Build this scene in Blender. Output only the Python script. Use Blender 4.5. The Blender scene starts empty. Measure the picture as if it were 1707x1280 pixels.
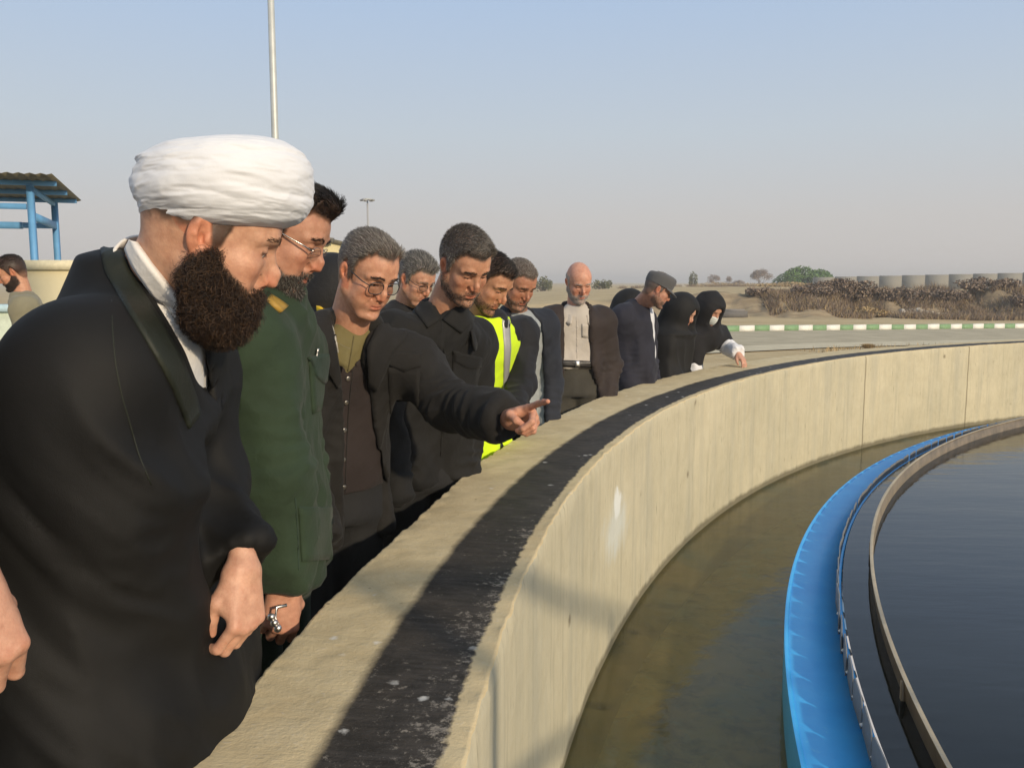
import bpy, math, random
import numpy as np
from mathutils import Vector, Matrix
from mathutils.bvhtree import BVHTree

R = math.radians
random.seed(4)
rng = np.random.default_rng(7)
SC = bpy.context.scene
COL = SC.collection

# ------------------------------------------------------------------ camera, sky, sun, exposure
CAM = np.array([0.0, 0.0, 1.50])
FPX, PITCH = 1450.0, math.atan(170 / 1450.0)
cd = bpy.data.cameras.new('camera')
cam = bpy.data.objects.new('camera', cd)
COL.objects.link(cam)
cam.location = CAM
cam.rotation_euler = (math.pi / 2 - PITCH, 0, 0)
cd.sensor_width = 36
cd.lens = 36 * FPX / 1707
cd.clip_end = 5000
cd.clip_start = 0.05
SC.camera = cam

SKYGAIN = 9.3
SUN_AZ, SUN_EL = -54.0, 20.0          # direction to the sun: azimuth from +X (negative = behind the camera), elevation
wd = bpy.data.worlds.new('World')
SC.world = wd
wd.use_nodes = True
wn = wd.node_tree.nodes
bg = wn['Background']
sky = wn.new('ShaderNodeTexSky')
sky.sky_type = 'NISHITA'
sky.sun_disc = False
sky.sun_elevation = R(SUN_EL)
sky.sun_rotation = R(90 - SUN_AZ)
sky.air_density = 1.0
sky.dust_density = 4.0
sky.ozone_density = 1.5
bg.inputs[1].default_value = 0.10
# dusty air low in the sky: the blue fades to a pale warm grey towards the horizon, all the way round
wl = wd.node_tree.links
wtc = wn.new('ShaderNodeTexCoord'); wsx = wn.new('ShaderNodeSeparateXYZ'); wl.new(wtc.outputs['Generated'], wsx.inputs[0])
wr = wn.new('ShaderNodeValToRGB')
wr.color_ramp.elements[0].position = 0.0; wr.color_ramp.elements[0].color = (0.98, 0.98, 0.98, 1)
wr.color_ramp.elements[1].position = 1.0; wr.color_ramp.elements[1].color = (0.70, 0.70, 0.70, 1)
wl.new(wsx.outputs[2], wr.inputs[0])
wr2 = wn.new('ShaderNodeValToRGB')
wr2.color_ramp.elements[0].position = 0.0; wr2.color_ramp.elements[0].color = (0.53, 0.495, 0.47, 1)
wr2.color_ramp.elements[1].position = 1.0; wr2.color_ramp.elements[1].color = (0.42, 0.50, 0.60, 1)
for ps_, c_ in ((0.07, (0.53, 0.515, 0.505)), (0.16, (0.49, 0.545, 0.60)), (0.30, (0.40, 0.515, 0.69))):
    e_ = wr2.color_ramp.elements.new(ps_); e_.color = (*c_, 1)
wl.new(wsx.outputs[2], wr2.inputs[0])
wsc = wn.new('ShaderNodeVectorMath'); wsc.operation = 'SCALE'; wl.new(wr2.outputs[0], wsc.inputs[0]); wsc.inputs['Scale'].default_value = SKYGAIN
wmx = wn.new('ShaderNodeMix'); wmx.data_type = 'RGBA'
wl.new(wr.outputs[0], wmx.inputs[0]); wl.new(sky.outputs[0], wmx.inputs[6]); wl.new(wsc.outputs[0], wmx.inputs[7])
wl.new(wmx.outputs[2], bg.inputs[0])

sd = bpy.data.lights.new('sun', 'SUN')
sun = bpy.data.objects.new('sun', sd)
COL.objects.link(sun)
sd.energy = 2.9
sd.angle = R(1.8)
sd.color = (1.0, 0.83, 0.60)
tosun = Vector((math.cos(R(SUN_EL)) * math.cos(R(SUN_AZ)), math.cos(R(SUN_EL)) * math.sin(R(SUN_AZ)), math.sin(R(SUN_EL))))
sun.rotation_euler = tosun.to_track_quat('Z', 'Y').to_euler()

vs = SC.view_settings
vs.view_transform = 'Standard'
vs.look = 'None'
vs.exposure = 0.30
vs.gamma = 1.0
vs.use_curve_mapping = False
SC.cycles.use_denoising = True
SC.cycles.max_bounces = 8
SC.cycles.volume_bounces = 0

# ------------------------------------------------------------------ photograph <-> place
CP, SP = math.cos(PITCH), math.sin(PITCH)


def U(px, py, Y):
    """The point of the place seen at photo pixel (px, py) at the distance Y in front of the camera."""
    x = (px - 853.5) / FPX
    y = -(py - 640) / FPX
    d = np.array([x, CP + y * SP, -SP + y * CP])
    return CAM + d * (Y / d[1])


def PXY(p):
    q = p - CAM
    dep = q[..., 1] * CP - q[..., 2] * SP
    up = q[..., 1] * SP + q[..., 2] * CP
    return 853.5 + FPX * q[..., 0] / dep, 640 - FPX * up / dep, dep


# ------------------------------------------------------------------ object helpers
def tag(o, label=None, cat=None, group=None, kind=None):
    if label: o['label'] = label
    if cat: o['category'] = cat
    if group: o['group'] = group
    if kind: o['kind'] = kind
    return o


def empty(name, loc, label, cat, group=None, rz=0.0):
    o = bpy.data.objects.new(name, None)
    COL.objects.link(o)
    o.location = loc
    o.rotation_euler = (0, 0, rz)
    o.empty_display_size = 0.1
    return tag(o, label, cat, group)


def mesh_np(name, V, F, mat, parent=None, smooth=True, cols=None, base=None, attrs=None):
    """V (n,3), F (m,3|4) numpy -> one mesh object. base = world location of the parent."""
    V = np.asarray(V, float)
    if base is not None: V = V - np.asarray(base)
    me = bpy.data.meshes.new(name)
    F = np.asarray(F)
    if F.ndim == 2 and len(F):
        k = F.shape[1]
        me.vertices.add(len(V)); me.vertices.foreach_set('co', V.astype(np.float32).ravel())
        if k == 4:
            tri = F[:, 2] == F[:, 3]
            keep = np.ones(F.shape, bool); keep[tri, 3] = False
            cnt = keep.sum(1); flat = F[keep]
        else:
            cnt = np.full(len(F), k); flat = F.ravel()
        me.loops.add(len(flat)); me.loops.foreach_set('vertex_index', flat.astype(np.int32))
        me.polygons.add(len(F)); me.polygons.foreach_set('loop_start', np.r_[0, np.cumsum(cnt)[:-1]].astype(np.int32))
        me.update(calc_edges=True)
        if smooth: me.polygons.foreach_set('use_smooth', np.ones(len(F), bool))
    if cols is not None:
        c = np.c_[cols, np.ones(len(cols))].astype(np.float32)
        at = me.color_attributes.new('Col', 'FLOAT_COLOR', 'POINT')
        at.data.foreach_set('color', c.ravel())
    if attrs:
        for k_, v_ in attrs.items():
            at = me.attributes.new(k_, 'FLOAT', 'POINT'); at.data.foreach_set('value', np.asarray(v_, np.float32))
    me.validate()
    if isinstance(mat, (list, tuple)):
        for m_ in mat: me.materials.append(m_)
    elif mat: me.materials.append(mat)
    o = bpy.data.objects.new(name, me)
    COL.objects.link(o)
    if parent: o.parent = parent
    return o


def join_np(parts):
    Vs, Fs, n = [], [], 0
    for V, F in parts:
        Vs.append(V); Fs.append(np.asarray(F) + n); n += len(V)
    return np.vstack(Vs), np.vstack(Fs)


def box_np(c, s, rz=0.0):
    c = np.array(c, float); s = np.array(s, float) / 2
    v = np.array([[x, y, z] for x in (-1, 1) for y in (-1, 1) for z in (-1, 1)], float) * s
    cz, sz = math.cos(rz), math.sin(rz)
    v = np.c_[v[:, 0] * cz - v[:, 1] * sz, v[:, 0] * sz + v[:, 1] * cz, v[:, 2]] + c
    f = np.array([[0, 1, 3, 2], [4, 6, 7, 5], [0, 4, 5, 1], [2, 3, 7, 6], [0, 2, 6, 4], [1, 5, 7, 3]])
    return v, f


def tube_np(pts, r, n=8, cap=True):
    pts = np.asarray(pts, float)
    r = np.broadcast_to(np.asarray(r, float), (len(pts),))
    V = []
    up = np.array([0, 0, 1.0])
    for i, p in enumerate(pts):
        t = pts[min(i + 1, len(pts) - 1)] - pts[max(i - 1, 0)]
        t = t / (np.linalg.norm(t) + 1e-9)
        a = np.cross(t, up)
        if np.linalg.norm(a) < 1e-3: a = np.cross(t, [1, 0, 0])
        a /= np.linalg.norm(a); b = np.cross(t, a)
        for k in range(n):
            w = 2 * math.pi * k / n
            V.append(p + r[i] * (math.cos(w) * a + math.sin(w) * b))
    F = []
    for i in range(len(pts) - 1):
        for k in range(n):
            k2 = (k + 1) % n
            F.append([i * n + k, i * n + k2, (i + 1) * n + k2, (i + 1) * n + k])
    if cap:
        m = len(V)
        V += [pts[0], pts[-1]]
        e = (len(pts) - 1) * n
        for k in range(n):
            k2 = (k + 1) % n
            F.append([m, k2, k, k]); F.append([m + 1, e + k, e + k2, e + k2])
    return np.array(V), np.array(F)


def grid_np(P):
    """(a,b,3) grid of points -> verts, quads"""
    a, b, _ = P.shape
    i = np.arange(a * b).reshape(a, b)
    F = np.stack([i[:-1, :-1], i[1:, :-1], i[1:, 1:], i[:-1, 1:]], -1).reshape(-1, 4)
    return P.reshape(-1, 3), F


def solid_np(P, N, th):
    """grid of points with normals -> closed sheet of thickness th (outer = P + N*th)"""
    a, b, _ = P.shape
    i = np.arange(a * b).reshape(a, b)
    V = np.vstack([(P + N * th).reshape(-1, 3), P.reshape(-1, 3)])
    n = a * b
    F = [np.stack([i[:-1, :-1], i[1:, :-1], i[1:, 1:], i[:-1, 1:]], -1).reshape(-1, 4)]
    F.append(F[0][:, ::-1] + n)
    for e in (i[0, :], i[-1, ::-1], i[::-1, 0], i[:, -1]):
        F.append(np.stack([e[:-1], e[1:], e[1:] + n, e[:-1] + n], -1))
    return V, np.vstack(F)


# ------------------------------------------------------------------ noise
def _hash(ix, iy, iz, seed):
    h = (ix * 374761393 + iy * 668265263 + iz * 2147483647 + seed * 1274126177) & 0xffffffff
    h = ((h ^ (h >> 13)) * 1274126177) & 0xffffffff
    h = ((h ^ (h >> 16)) * 2246822519) & 0xffffffff
    return ((h ^ (h >> 15)) & 0xffff) / 32767.5 - 1.0


def vnoise(p, seed=0):
    p = np.asarray(p, float)
    i = np.floor(p).astype(np.int64)
    f = p - i
    f = f * f * f * (f * (f * 6 - 15) + 10)
    r = 0
    for a in (0, 1):
        for b in (0, 1):
            for c in (0, 1):
                w = (f[..., 0] if a else 1 - f[..., 0]) * (f[..., 1] if b else 1 - f[..., 1]) * (f[..., 2] if c else 1 - f[..., 2])
                r = r + w * _hash(i[..., 0] + a, i[..., 1] + b, i[..., 2] + c, seed)
    return r


def fbm(p, seed=0, oct=3):
    r, a, s = 0, 1.0, 0
    for k in range(oct):
        r = r + a * vnoise(p * 2 ** k, seed + k * 17); s += a; a *= 0.5
    return r / s


def sstep(a, b, x):
    t = np.clip((x - a) / (b - a), 0, 1)
    return t * t * (3 - 2 * t)


# ------------------------------------------------------------------ implicit surfaces
class Grid:
    def __init__(s, lo, hi, vox):
        s.lo, s.hi, s.vox = np.array(lo, float), np.array(hi, float), vox
        s.ax = [np.arange(s.lo[k], s.hi[k] + vox, vox) for k in range(3)]
        s.F = np.full([len(a) for a in s.ax], 1.0, np.float32)

    def region(s, lo, hi):
        sl = []
        for k in range(3):
            a = int(np.clip(math.floor((lo[k] - s.lo[k]) / s.vox), 0, len(s.ax[k])))
            b = int(np.clip(math.ceil((hi[k] - s.lo[k]) / s.vox) + 1, 0, len(s.ax[k])))
            sl.append(slice(a, b))
        X = s.ax[0][sl[0]][:, None, None].astype(np.float32)
        Y = s.ax[1][sl[1]][None, :, None].astype(np.float32)
        Z = s.ax[2][sl[2]][None, None, :].astype(np.float32)
        return tuple(sl), X, Y, Z

    def comb(s, sl, d, k, op):
        a = s.F[sl]
        if a.size == 0: return
        if op == 'u':
            h = np.clip(0.5 + 0.5 * (a - d) / k, 0, 1)
            s.F[sl] = a + (d - a) * h - k * h * (1 - h)
        elif op == 's':
            h = np.clip(0.5 - 0.5 * (a + d) / k, 0, 1)
            s.F[sl] = a + (-d - a) * h + k * h * (1 - h)

    def ell(s, c, r, k=0.01, op='u', rot=None):
        c = np.array(c, float); r = np.array(r, float)
        m = k + 3 * s.vox
        ext = (np.abs(rot) @ r if rot is not None else r) + m
        sl, X, Y, Z = s.region(c - ext, c + ext)
        X, Y, Z = X - c[0], Y - c[1], Z - c[2]
        if rot is not None:
            q = rot.T
            X, Y, Z = (q[0, 0] * X + q[0, 1] * Y + q[0, 2] * Z, q[1, 0] * X + q[1, 1] * Y + q[1, 2] * Z, q[2, 0] * X + q[2, 1] * Y + q[2, 2] * Z)
        k0 = np.sqrt((X / r[0]) ** 2 + (Y / r[1]) ** 2 + (Z / r[2]) ** 2)
        k1 = np.sqrt((X / r[0] ** 2) ** 2 + (Y / r[1] ** 2) ** 2 + (Z / r[2] ** 2) ** 2) + 1e-6
        s.comb(sl, k0 * (k0 - 1) / k1, k, op)

    def cone(s, a, b, ra, rb, k=0.01, op='u'):
        a = np.array(a, float); b = np.array(b, float)
        m = k + 3 * s.vox + max(ra, rb)
        sl, X, Y, Z = s.region(np.minimum(a, b) - m, np.maximum(a, b) + m)
        d = b - a; L2 = d @ d + 1e-9
        t = np.clip(((X - a[0]) * d[0] + (Y - a[1]) * d[1] + (Z - a[2]) * d[2]) / L2, 0, 1)
        dist = np.sqrt((X - a[0] - t * d[0]) ** 2 + (Y - a[1] - t * d[1]) ** 2 + (Z - a[2] - t * d[2]) ** 2)
        s.comb(sl, dist - (ra + t * (rb - ra)), k, op)

    def chain(s, pts, rad, k=0.01, op='u'):
        for i in range(len(pts) - 1):
            s.cone(pts[i], pts[i + 1], rad[i], rad[i + 1], k, op)

    def loft(s, zs, cx, cy, a, b, az, n=2.4, k=0.03, off=0.0):
        """stack of superellipses: half-width a across, half-depth b along the facing az"""
        Z = s.ax[2]
        o = np.argsort(zs); zs = np.array(zs, float)[o]
        ip = lambda v: pchip(zs, np.array(v, float)[o], Z)[None, None, :].astype(np.float32)
        CX, CY, A, B = ip(cx), ip(cy), ip(a) + off, ip(b) + off
        X = s.ax[0][:, None, None].astype(np.float32) - CX
        Y = s.ax[1][None, :, None].astype(np.float32) - CY
        fx, fy = math.cos(az), math.sin(az)
        w = X * fx + Y * fy
        u = -X * fy + Y * fx
        e = (np.abs(u / A) ** n + np.abs(w / B) ** n) ** (1 / n)
        d = (e - 1) * np.minimum(A, B)
        zz = Z[None, None, :].astype(np.float32)
        d = np.maximum(d, np.maximum(zs[0] - off - zz, zz - zs[-1] - off))
        s.comb((slice(None),) * 3, d, k, 'u')

    def mesh(s, smooth=2):
        F = s.F
        S = F < 0
        n = np.array(F.shape) - 1
        c = np.zeros(n, np.int8)
        for a in (0, 1):
            for b in (0, 1):
                for d in (0, 1):
                    c += S[a:n[0] + a, b:n[1] + b, d:n[2] + d]
        act = (c > 0) & (c < 8)
        ii, jj, kk = np.nonzero(act)
        idx = np.full(n, -1, np.int32)
        idx[ii, jj, kk] = np.arange(len(ii))
        pos = np.zeros((len(ii), 3)); cnt = np.zeros(len(ii))
        corners = [(a, b, d) for a in (0, 1) for b in (0, 1) for d in (0, 1)]
        for p in corners:
            for ax in range(3):
                if p[ax]: continue
                q = list(p); q[ax] = 1
                v0 = F[ii + p[0], jj + p[1], kk + p[2]]; v1 = F[ii + q[0], jj + q[1], kk + q[2]]
                m = (v0 < 0) != (v1 < 0)
                t = np.where(m, v0 / np.where(m, v0 - v1, 1), 0)
                e = np.tile(np.array(p, float), (len(ii), 1)); e[:, ax] += t
                pos += e * m[:, None]; cnt += m
        pos = pos / cnt[:, None] + np.stack([ii, jj, kk], 1)
        V = s.lo + pos * s.vox
        Q = []
        for ax in range(3):
            o1, o2 = (ax + 1) % 3, (ax + 2) % 3
            sl0 = [slice(None)] * 3; sl1 = [slice(None)] * 3
            sl0[ax] = slice(0, -1); sl1[ax] = slice(1, None)
            A, B = S[tuple(sl0)], S[tuple(sl1)]
            x = A != B
            for k_ in (o1, o2):
                sl = [slice(None)] * 3
                sl[k_] = slice(0, 1); x[tuple(sl)] = False
                sl[k_] = slice(-1, None); x[tuple(sl)] = False
            g = np.stack(np.nonzero(x), 1)
            fl = A[tuple(g.T)]
            def at(d1, d2):
                h = g.copy(); h[:, o1] += d1; h[:, o2] += d2
                return idx[h[:, 0], h[:, 1], h[:, 2]]
            q = np.stack([at(-1, -1), at(0, -1), at(0, 0), at(-1, 0)], 1)
            q[~fl] = q[~fl][:, ::-1]
            Q.append(q)
        Q = np.vstack(Q)
        Q = Q[(Q >= 0).all(1)]
        for _ in range(smooth): V = lap(V, Q, 0.5)
        return V, Q


def pchip(x, y, q):
    """monotone-ish cubic through points"""
    x = np.asarray(x, float); y = np.asarray(y, float)
    if len(x) < 3: return np.interp(q, x, y)
    h = np.diff(x); d = np.diff(y) / h
    m = np.zeros_like(y)
    m[0], m[-1] = d[0], d[-1]
    for i in range(1, len(x) - 1):
        m[i] = 0 if d[i - 1] * d[i] <= 0 else 2 * d[i - 1] * d[i] / (d[i - 1] + d[i])
    q = np.clip(q, x[0], x[-1])
    i = np.clip(np.searchsorted(x, q) - 1, 0, len(h) - 1)
    t = (q - x[i]) / h[i]
    return (y[i] * (1 + 2 * t) * (1 - t) ** 2 + h[i] * m[i] * t * (1 - t) ** 2 + y[i + 1] * t * t * (3 - 2 * t) + h[i] * m[i + 1] * t * t * (t - 1))


def lap(V, Q, lam):
    n = len(V)
    acc = np.zeros((n, 3)); c = np.zeros(n)
    k = Q.shape[1]
    for a in range(k):
        i, j = Q[:, a], Q[:, (a + 1) % k]
        for d in range(3):
            acc[:, d] += np.bincount(i, V[j, d], n) + np.bincount(j, V[i, d], n)
        c += np.bincount(i, minlength=n) + np.bincount(j, minlength=n)
    c = np.maximum(c, 1)
    return V + lam * (acc / c[:, None] - V)


def normals(V, Q):
    a, b, c, d = (V[Q[:, k]] for k in range(4))
    fn = np.cross(c - a, d - b)
    N = np.zeros_like(V)
    for k in range(4):
        for e in range(3):
            N[:, e] += np.bincount(Q[:, k], fn[:, e], len(V))
    return N / (np.linalg.norm(N, axis=1, keepdims=True) + 1e-12)


def drop_faces(V, Q, keepv):
    """faces whose vertices all satisfy keepv, with unused vertices removed"""
    Q = Q[keepv[Q].all(1)]
    u = np.unique(Q)
    m = np.full(len(V), -1); m[u] = np.arange(len(u))
    return V[u], m[Q], u


# ------------------------------------------------------------------ materials
def newmat(name):
    m = bpy.data.materials.new(name)
    m.use_nodes = True
    nt = m.node_tree
    p = nt.nodes['Principled BSDF']
    return m, nt, p


def nd(nt, t, **kw):
    n = nt.nodes.new(t)
    for k, v in kw.items():
        if k == 'inp':
            for a, b in v.items(): n.inputs[a].default_value = b
        else: setattr(n, k, v)
    return n


def lk(nt, a, b): nt.links.new(a, b)


def noise_n(nt, scale, detail=4, rough=0.6, vec=None, dist=0.0):
    n = nd(nt, 'ShaderNodeTexNoise', inp={'Scale': scale, 'Detail': detail, 'Roughness': rough, 'Distortion': dist})
    if vec is not None: lk(nt, vec, n.inputs['Vector'])
    return n


def ramp(nt, fac, stops):
    r = nd(nt, 'ShaderNodeValToRGB')
    el = r.color_ramp.elements
    while len(el) < len(stops): el.new(0.5)
    for e, (p, c) in zip(el, stops):
        e.position = p
        e.color = (*c, 1) if not np.isscalar(c) else (c, c, c, 1)
    lk(nt, fac, r.inputs['Fac'])
    return r


def mixc(nt, fac, a, b, mode='MIX'):
    n = nd(nt, 'ShaderNodeMix', data_type='RGBA', blend_type=mode)
    for s_, v in ((n.inputs[0], fac), (n.inputs[6], a), (n.inputs[7], b)):
        if hasattr(v, 'links'): lk(nt, v, s_)
        elif np.isscalar(v): s_.default_value = v
        else: s_.default_value = (*v, 1)
    return n.outputs[2]


def math_n(nt, op, a, b=None, c=None, clamp=False):
    n = nd(nt, 'ShaderNodeMath', operation=op, use_clamp=clamp)
    for s_, v in zip(n.inputs, (a, b, c)):
        if v is None: continue
        if hasattr(v, 'links'): lk(nt, v, s_)
        else: s_.default_value = v
    return n.outputs[0]


def bump_n(nt, h, strength, dist, prev=None):
    b = nd(nt, 'ShaderNodeBump', inp={'Strength': strength, 'Distance': dist})
    lk(nt, h, b.inputs['Height'])
    if prev is not None: lk(nt, prev, b.inputs['Normal'])
    return b.outputs[0]


def cloth(name, col, rough=0.85, var=0.25, weave=900, sheen=0.15, bump=0.25, wr=0.35, spec=0.33):
    m, nt, p = newmat(name)
    tc = nd(nt, 'ShaderNodeTexCoord').outputs['Object']
    n1 = noise_n(nt, 7, 4, 0.6, tc)
    lo = tuple(c * (1 - var) for c in col); hi = tuple(min(1, c * (1 + var)) for c in col)
    r = ramp(nt, n1.outputs['Fac'], [(0.3, lo), (0.7, hi)])
    lk(nt, r.outputs[0], p.inputs['Base Color'])
    n2 = noise_n(nt, weave, 2, 0.5, tc)
    n3 = noise_n(nt, 45, 3, 0.55, tc, 0.6)
    b = bump_n(nt, n2.outputs['Fac'], bump, 0.0012)
    b = bump_n(nt, n3.outputs['Fac'], wr, 0.006, b)
    lk(nt, b, p.inputs['Normal'])
    p.inputs['Roughness'].default_value = rough
    p.inputs['Specular IOR Level'].default_value = spec
    p.inputs['Sheen Weight'].default_value = sheen
    p.inputs['Sheen Roughness'].default_value = 0.5
    return m


def plain(name, col, rough=0.6, metal=0.0, var=0.12, scale=20, bump=0.1, bs=60, spec=0.5):
    m, nt, p = newmat(name)
    tc = nd(nt, 'ShaderNodeTexCoord').outputs['Object']
    n1 = noise_n(nt, scale, 5, 0.65, tc)
    r = ramp(nt, n1.outputs['Fac'], [(0.3, tuple(c * (1 - var) for c in col)), (0.7, tuple(min(1, c * (1 + var)) for c in col))])
    lk(nt, r.outputs[0], p.inputs['Base Color'])
    if bump:
        n2 = noise_n(nt, bs, 4, 0.6, tc)
        lk(nt, bump_n(nt, n2.outputs['Fac'], bump, 0.01), p.inputs['Normal'])
    p.inputs['Roughness'].default_value = rough
    p.inputs['Metallic'].default_value = metal
    p.inputs['Specular IOR Level'].default_value = spec
    return m


def skin_mat():
    m, nt, p = newmat('skin')
    a = nd(nt, 'ShaderNodeVertexColor', layer_name='Col').outputs[0]
    tc = nd(nt, 'ShaderNodeTexCoord').outputs['Object']
    n1 = noise_n(nt, 60, 5, 0.7, tc)
    r = ramp(nt, n1.outputs['Fac'], [(0.28, (0.80, 0.70, 0.67)), (0.72, (1.12, 1.15, 1.15))])
    c = mixc(nt, 1.0, a, r.outputs[0], 'MULTIPLY')
    lk(nt, c, p.inputs['Base Color'])
    n2 = noise_n(nt, 420, 3, 0.6, tc)
    n3 = noise_n(nt, 130, 4, 0.65, tc)
    lk(nt, bump_n(nt, n2.outputs['Fac'], 0.35, 0.001, bump_n(nt, n3.outputs['Fac'], 0.3, 0.0022)), p.inputs['Normal'])
    p.inputs['Roughness'].default_value = 0.52
    p.inputs['Specular IOR Level'].default_value = 0.4
    p.inputs['Subsurface Weight'].default_value = 0.10
    p.inputs['Subsurface Radius'].default_value = (1.0, 0.35, 0.2)
    p.inputs['Subsurface Scale'].default_value = 0.008
    return m


def hair_mat(name, col, col2=None, rough=0.45):
    m, nt, p = newmat(name)
    hi = nd(nt, 'ShaderNodeHairInfo')
    col2 = col2 or tuple(c * 1.7 for c in col)
    r = ramp(nt, hi.outputs['Random'], [(0.0, tuple(c * 0.6 for c in col)), (0.55, col), (1.0, col2)])
    lk(nt, r.outputs[0], p.inputs['Base Color'])
    p.inputs['Roughness'].default_value = rough
    p.inputs['Specular IOR Level'].default_value = 0.35
    return m
# ------------------------------------------------------------------ the round settling tank
TC = np.array([10.536, 0.250])
RO, RI = 11.05, 10.64
ZT, ZW = 0.82, -0.05          # wall top, outer water


def tank(th, r, z):
    th = np.asarray(th, float)
    return np.stack([TC[0] - r * np.cos(th), TC[1] + r * np.sin(th), np.broadcast_to(z, th.shape) + 0 * th], -1)


def r_outer(th):
    d = np.degrees(th)
    base = np.interp(d, [-30, 4.7, 8, 11.7, 15.4, 20.7, 27, 34.6, 41.3, 49, 57, 80], [11.04, 11.035, 11.044, 11.036, 11.07, 11.10, 11.14, 11.16, 11.18, 11.12, 11.03, 11.05])
    return base


def concrete_wall_mat():
    m, nt, p = newmat('cast_concrete')
    at = lambda n: nd(nt, 'ShaderNodeAttribute', attribute_name=n).outputs['Fac']
    arc, rad, zz = at('arc'), at('rad'), at('zz')
    geo = nd(nt, 'ShaderNodeTexCoord').outputs['Object']
    n_big = noise_n(nt, 1.3, 5, 0.6, geo)
    n_mid = noise_n(nt, 9, 6, 0.7, geo)
    n_fine = noise_n(nt, 120, 4, 0.7, geo)
    base = ramp(nt, n_mid.outputs['Fac'], [(0.25, (0.44, 0.39, 0.27)), (0.55, (0.54, 0.485, 0.345)), (0.8, (0.60, 0.555, 0.415))]).outputs[0]
    base = mixc(nt, 0.5, base, ramp(nt, n_big.outputs['Fac'], [(0.3, (0.43, 0.40, 0.285)), (0.7, (0.61, 0.55, 0.39))]).outputs[0])
    # top: gritty, its colour lifted and warmed against weak sun and bluish sky light
    top = ramp(nt, n_mid.outputs['Fac'], [(0.25, (0.52, 0.41, 0.235)), (0.6, (0.65, 0.53, 0.32)), (0.85, (0.71, 0.60, 0.39))]).outputs[0]
    top = mixc(nt, math_n(nt, 'MULTIPLY', ramp(nt, n_fine.outputs['Fac'], [(0.58, 0), (0.75, 1)]).outputs[0], 0.45), top, (0.62, 0.58, 0.50))
    is_top = ramp(nt, zz, [(0.0, 0), (1.0, 1)])
    istop = math_n(nt, 'GREATER_THAN', at('istop'), 0.5)
    # vertical run marks on the inner face
    cv = nd(nt, 'ShaderNodeCombineXYZ')
    lk(nt, math_n(nt, 'MULTIPLY', arc, 26.0), cv.inputs[0]); lk(nt, math_n(nt, 'MULTIPLY', zz, 1.1), cv.inputs[1])
    st = noise_n(nt, 1.0, 5, 0.72, cv.outputs[0])
    cv2 = nd(nt, 'ShaderNodeCombineXYZ')
    lk(nt, math_n(nt, 'MULTIPLY', arc, 4.5), cv2.inputs[0]); lk(nt, math_n(nt, 'MULTIPLY', zz, 0.5), cv2.inputs[1])
    st2 = noise_n(nt, 1.0, 4, 0.6, cv2.outputs[0])
    cv3 = nd(nt, 'ShaderNodeCombineXYZ')
    lk(nt, math_n(nt, 'MULTIPLY', arc, 55.0), cv3.inputs[0]); lk(nt, math_n(nt, 'MULTIPLY', zz, 7.0), cv3.inputs[1])
    st3 = noise_n(nt, 1.0, 4, 0.6, cv3.outputs[0])
    face = mixc(nt, math_n(nt, 'MULTIPLY', ramp(nt, st.outputs['Fac'], [(0.52, 0), (0.72, 1)]).outputs[0], 0.42), base, (0.25, 0.235, 0.175))
    face = mixc(nt, math_n(nt, 'MULTIPLY', ramp(nt, st.outputs['Fac'], [(0.28, 1), (0.42, 0)]).outputs[0], 0.22), face, (0.60, 0.53, 0.37))
    face = mixc(nt, math_n(nt, 'MULTIPLY', ramp(nt, st2.outputs['Fac'], [(0.48, 0), (0.70, 1)]).outputs[0], 0.45), face, (0.34, 0.335, 0.275))
    face = mixc(nt, math_n(nt, 'MULTIPLY', ramp(nt, st3.outputs['Fac'], [(0.64, 0), (0.72, 1)]).outputs[0], 0.7), face, (0.14, 0.12, 0.09))
    # pale blue wash and lime stain near arc ~ 5 m
    def blob(a0, z0, wa, wz, soft=1.0):
        da = math_n(nt, 'DIVIDE', math_n(nt, 'SUBTRACT', arc, a0), wa)
        dz = math_n(nt, 'DIVIDE', math_n(nt, 'SUBTRACT', zz, z0), wz)
        q = math_n(nt, 'SQRT', math_n(nt, 'ADD', math_n(nt, 'MULTIPLY', da, da), math_n(nt, 'MULTIPLY', dz, dz)))
        q = math_n(nt, 'ADD', q, math_n(nt, 'MULTIPLY', math_n(nt, 'SUBTRACT', n_mid.outputs['Fac'], 0.5), 1.3))
        q = math_n(nt, 'ADD', q, math_n(nt, 'MULTIPLY', math_n(nt, 'SUBTRACT', st.outputs['Fac'], 0.5), 0.9))
        return ramp(nt, q, [(0.35, 1), (0.35 + 0.55 * soft, 0)]).outputs[0]
    face = mixc(nt, math_n(nt, 'MULTIPLY', blob(3.42, 0.46, 0.34, 0.17), 0.6), face, (0.60, 0.64, 0.62))
    face = mixc(nt, math_n(nt, 'MULTIPLY', blob(3.46, 0.56, 0.16, 0.11, 0.5), 0.75), face, (0.74, 0.76, 0.74))
    # formwork joints every 2.5 m
    aw = math_n(nt, 'ADD', arc, math_n(nt, 'MULTIPLY', math_n(nt, 'SUBTRACT', n_mid.outputs['Fac'], 0.5), 0.02))
    jl = None
    for a0 in (8.73, 10.75, 13.1, -4.0):
        q = ramp(nt, math_n(nt, 'ABSOLUTE', math_n(nt, 'SUBTRACT', aw, a0)), [(0.006, 1), (0.016, 0)]).outputs[0]
        jl = q if jl is None else math_n(nt, 'MAXIMUM', jl, q)
    # tie holes and knocks
    cv4 = nd(nt, 'ShaderNodeCombineXYZ')
    lk(nt, math_n(nt, 'MULTIPLY', arc, 2.3), cv4.inputs[0]); lk(nt, math_n(nt, 'MULTIPLY', zz, 2.6), cv4.inputs[1])
    vh = nd(nt, 'ShaderNodeTexVoronoi', inp={'Scale': 1.0}); lk(nt, cv4.outputs[0], vh.inputs['Vector'])
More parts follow.
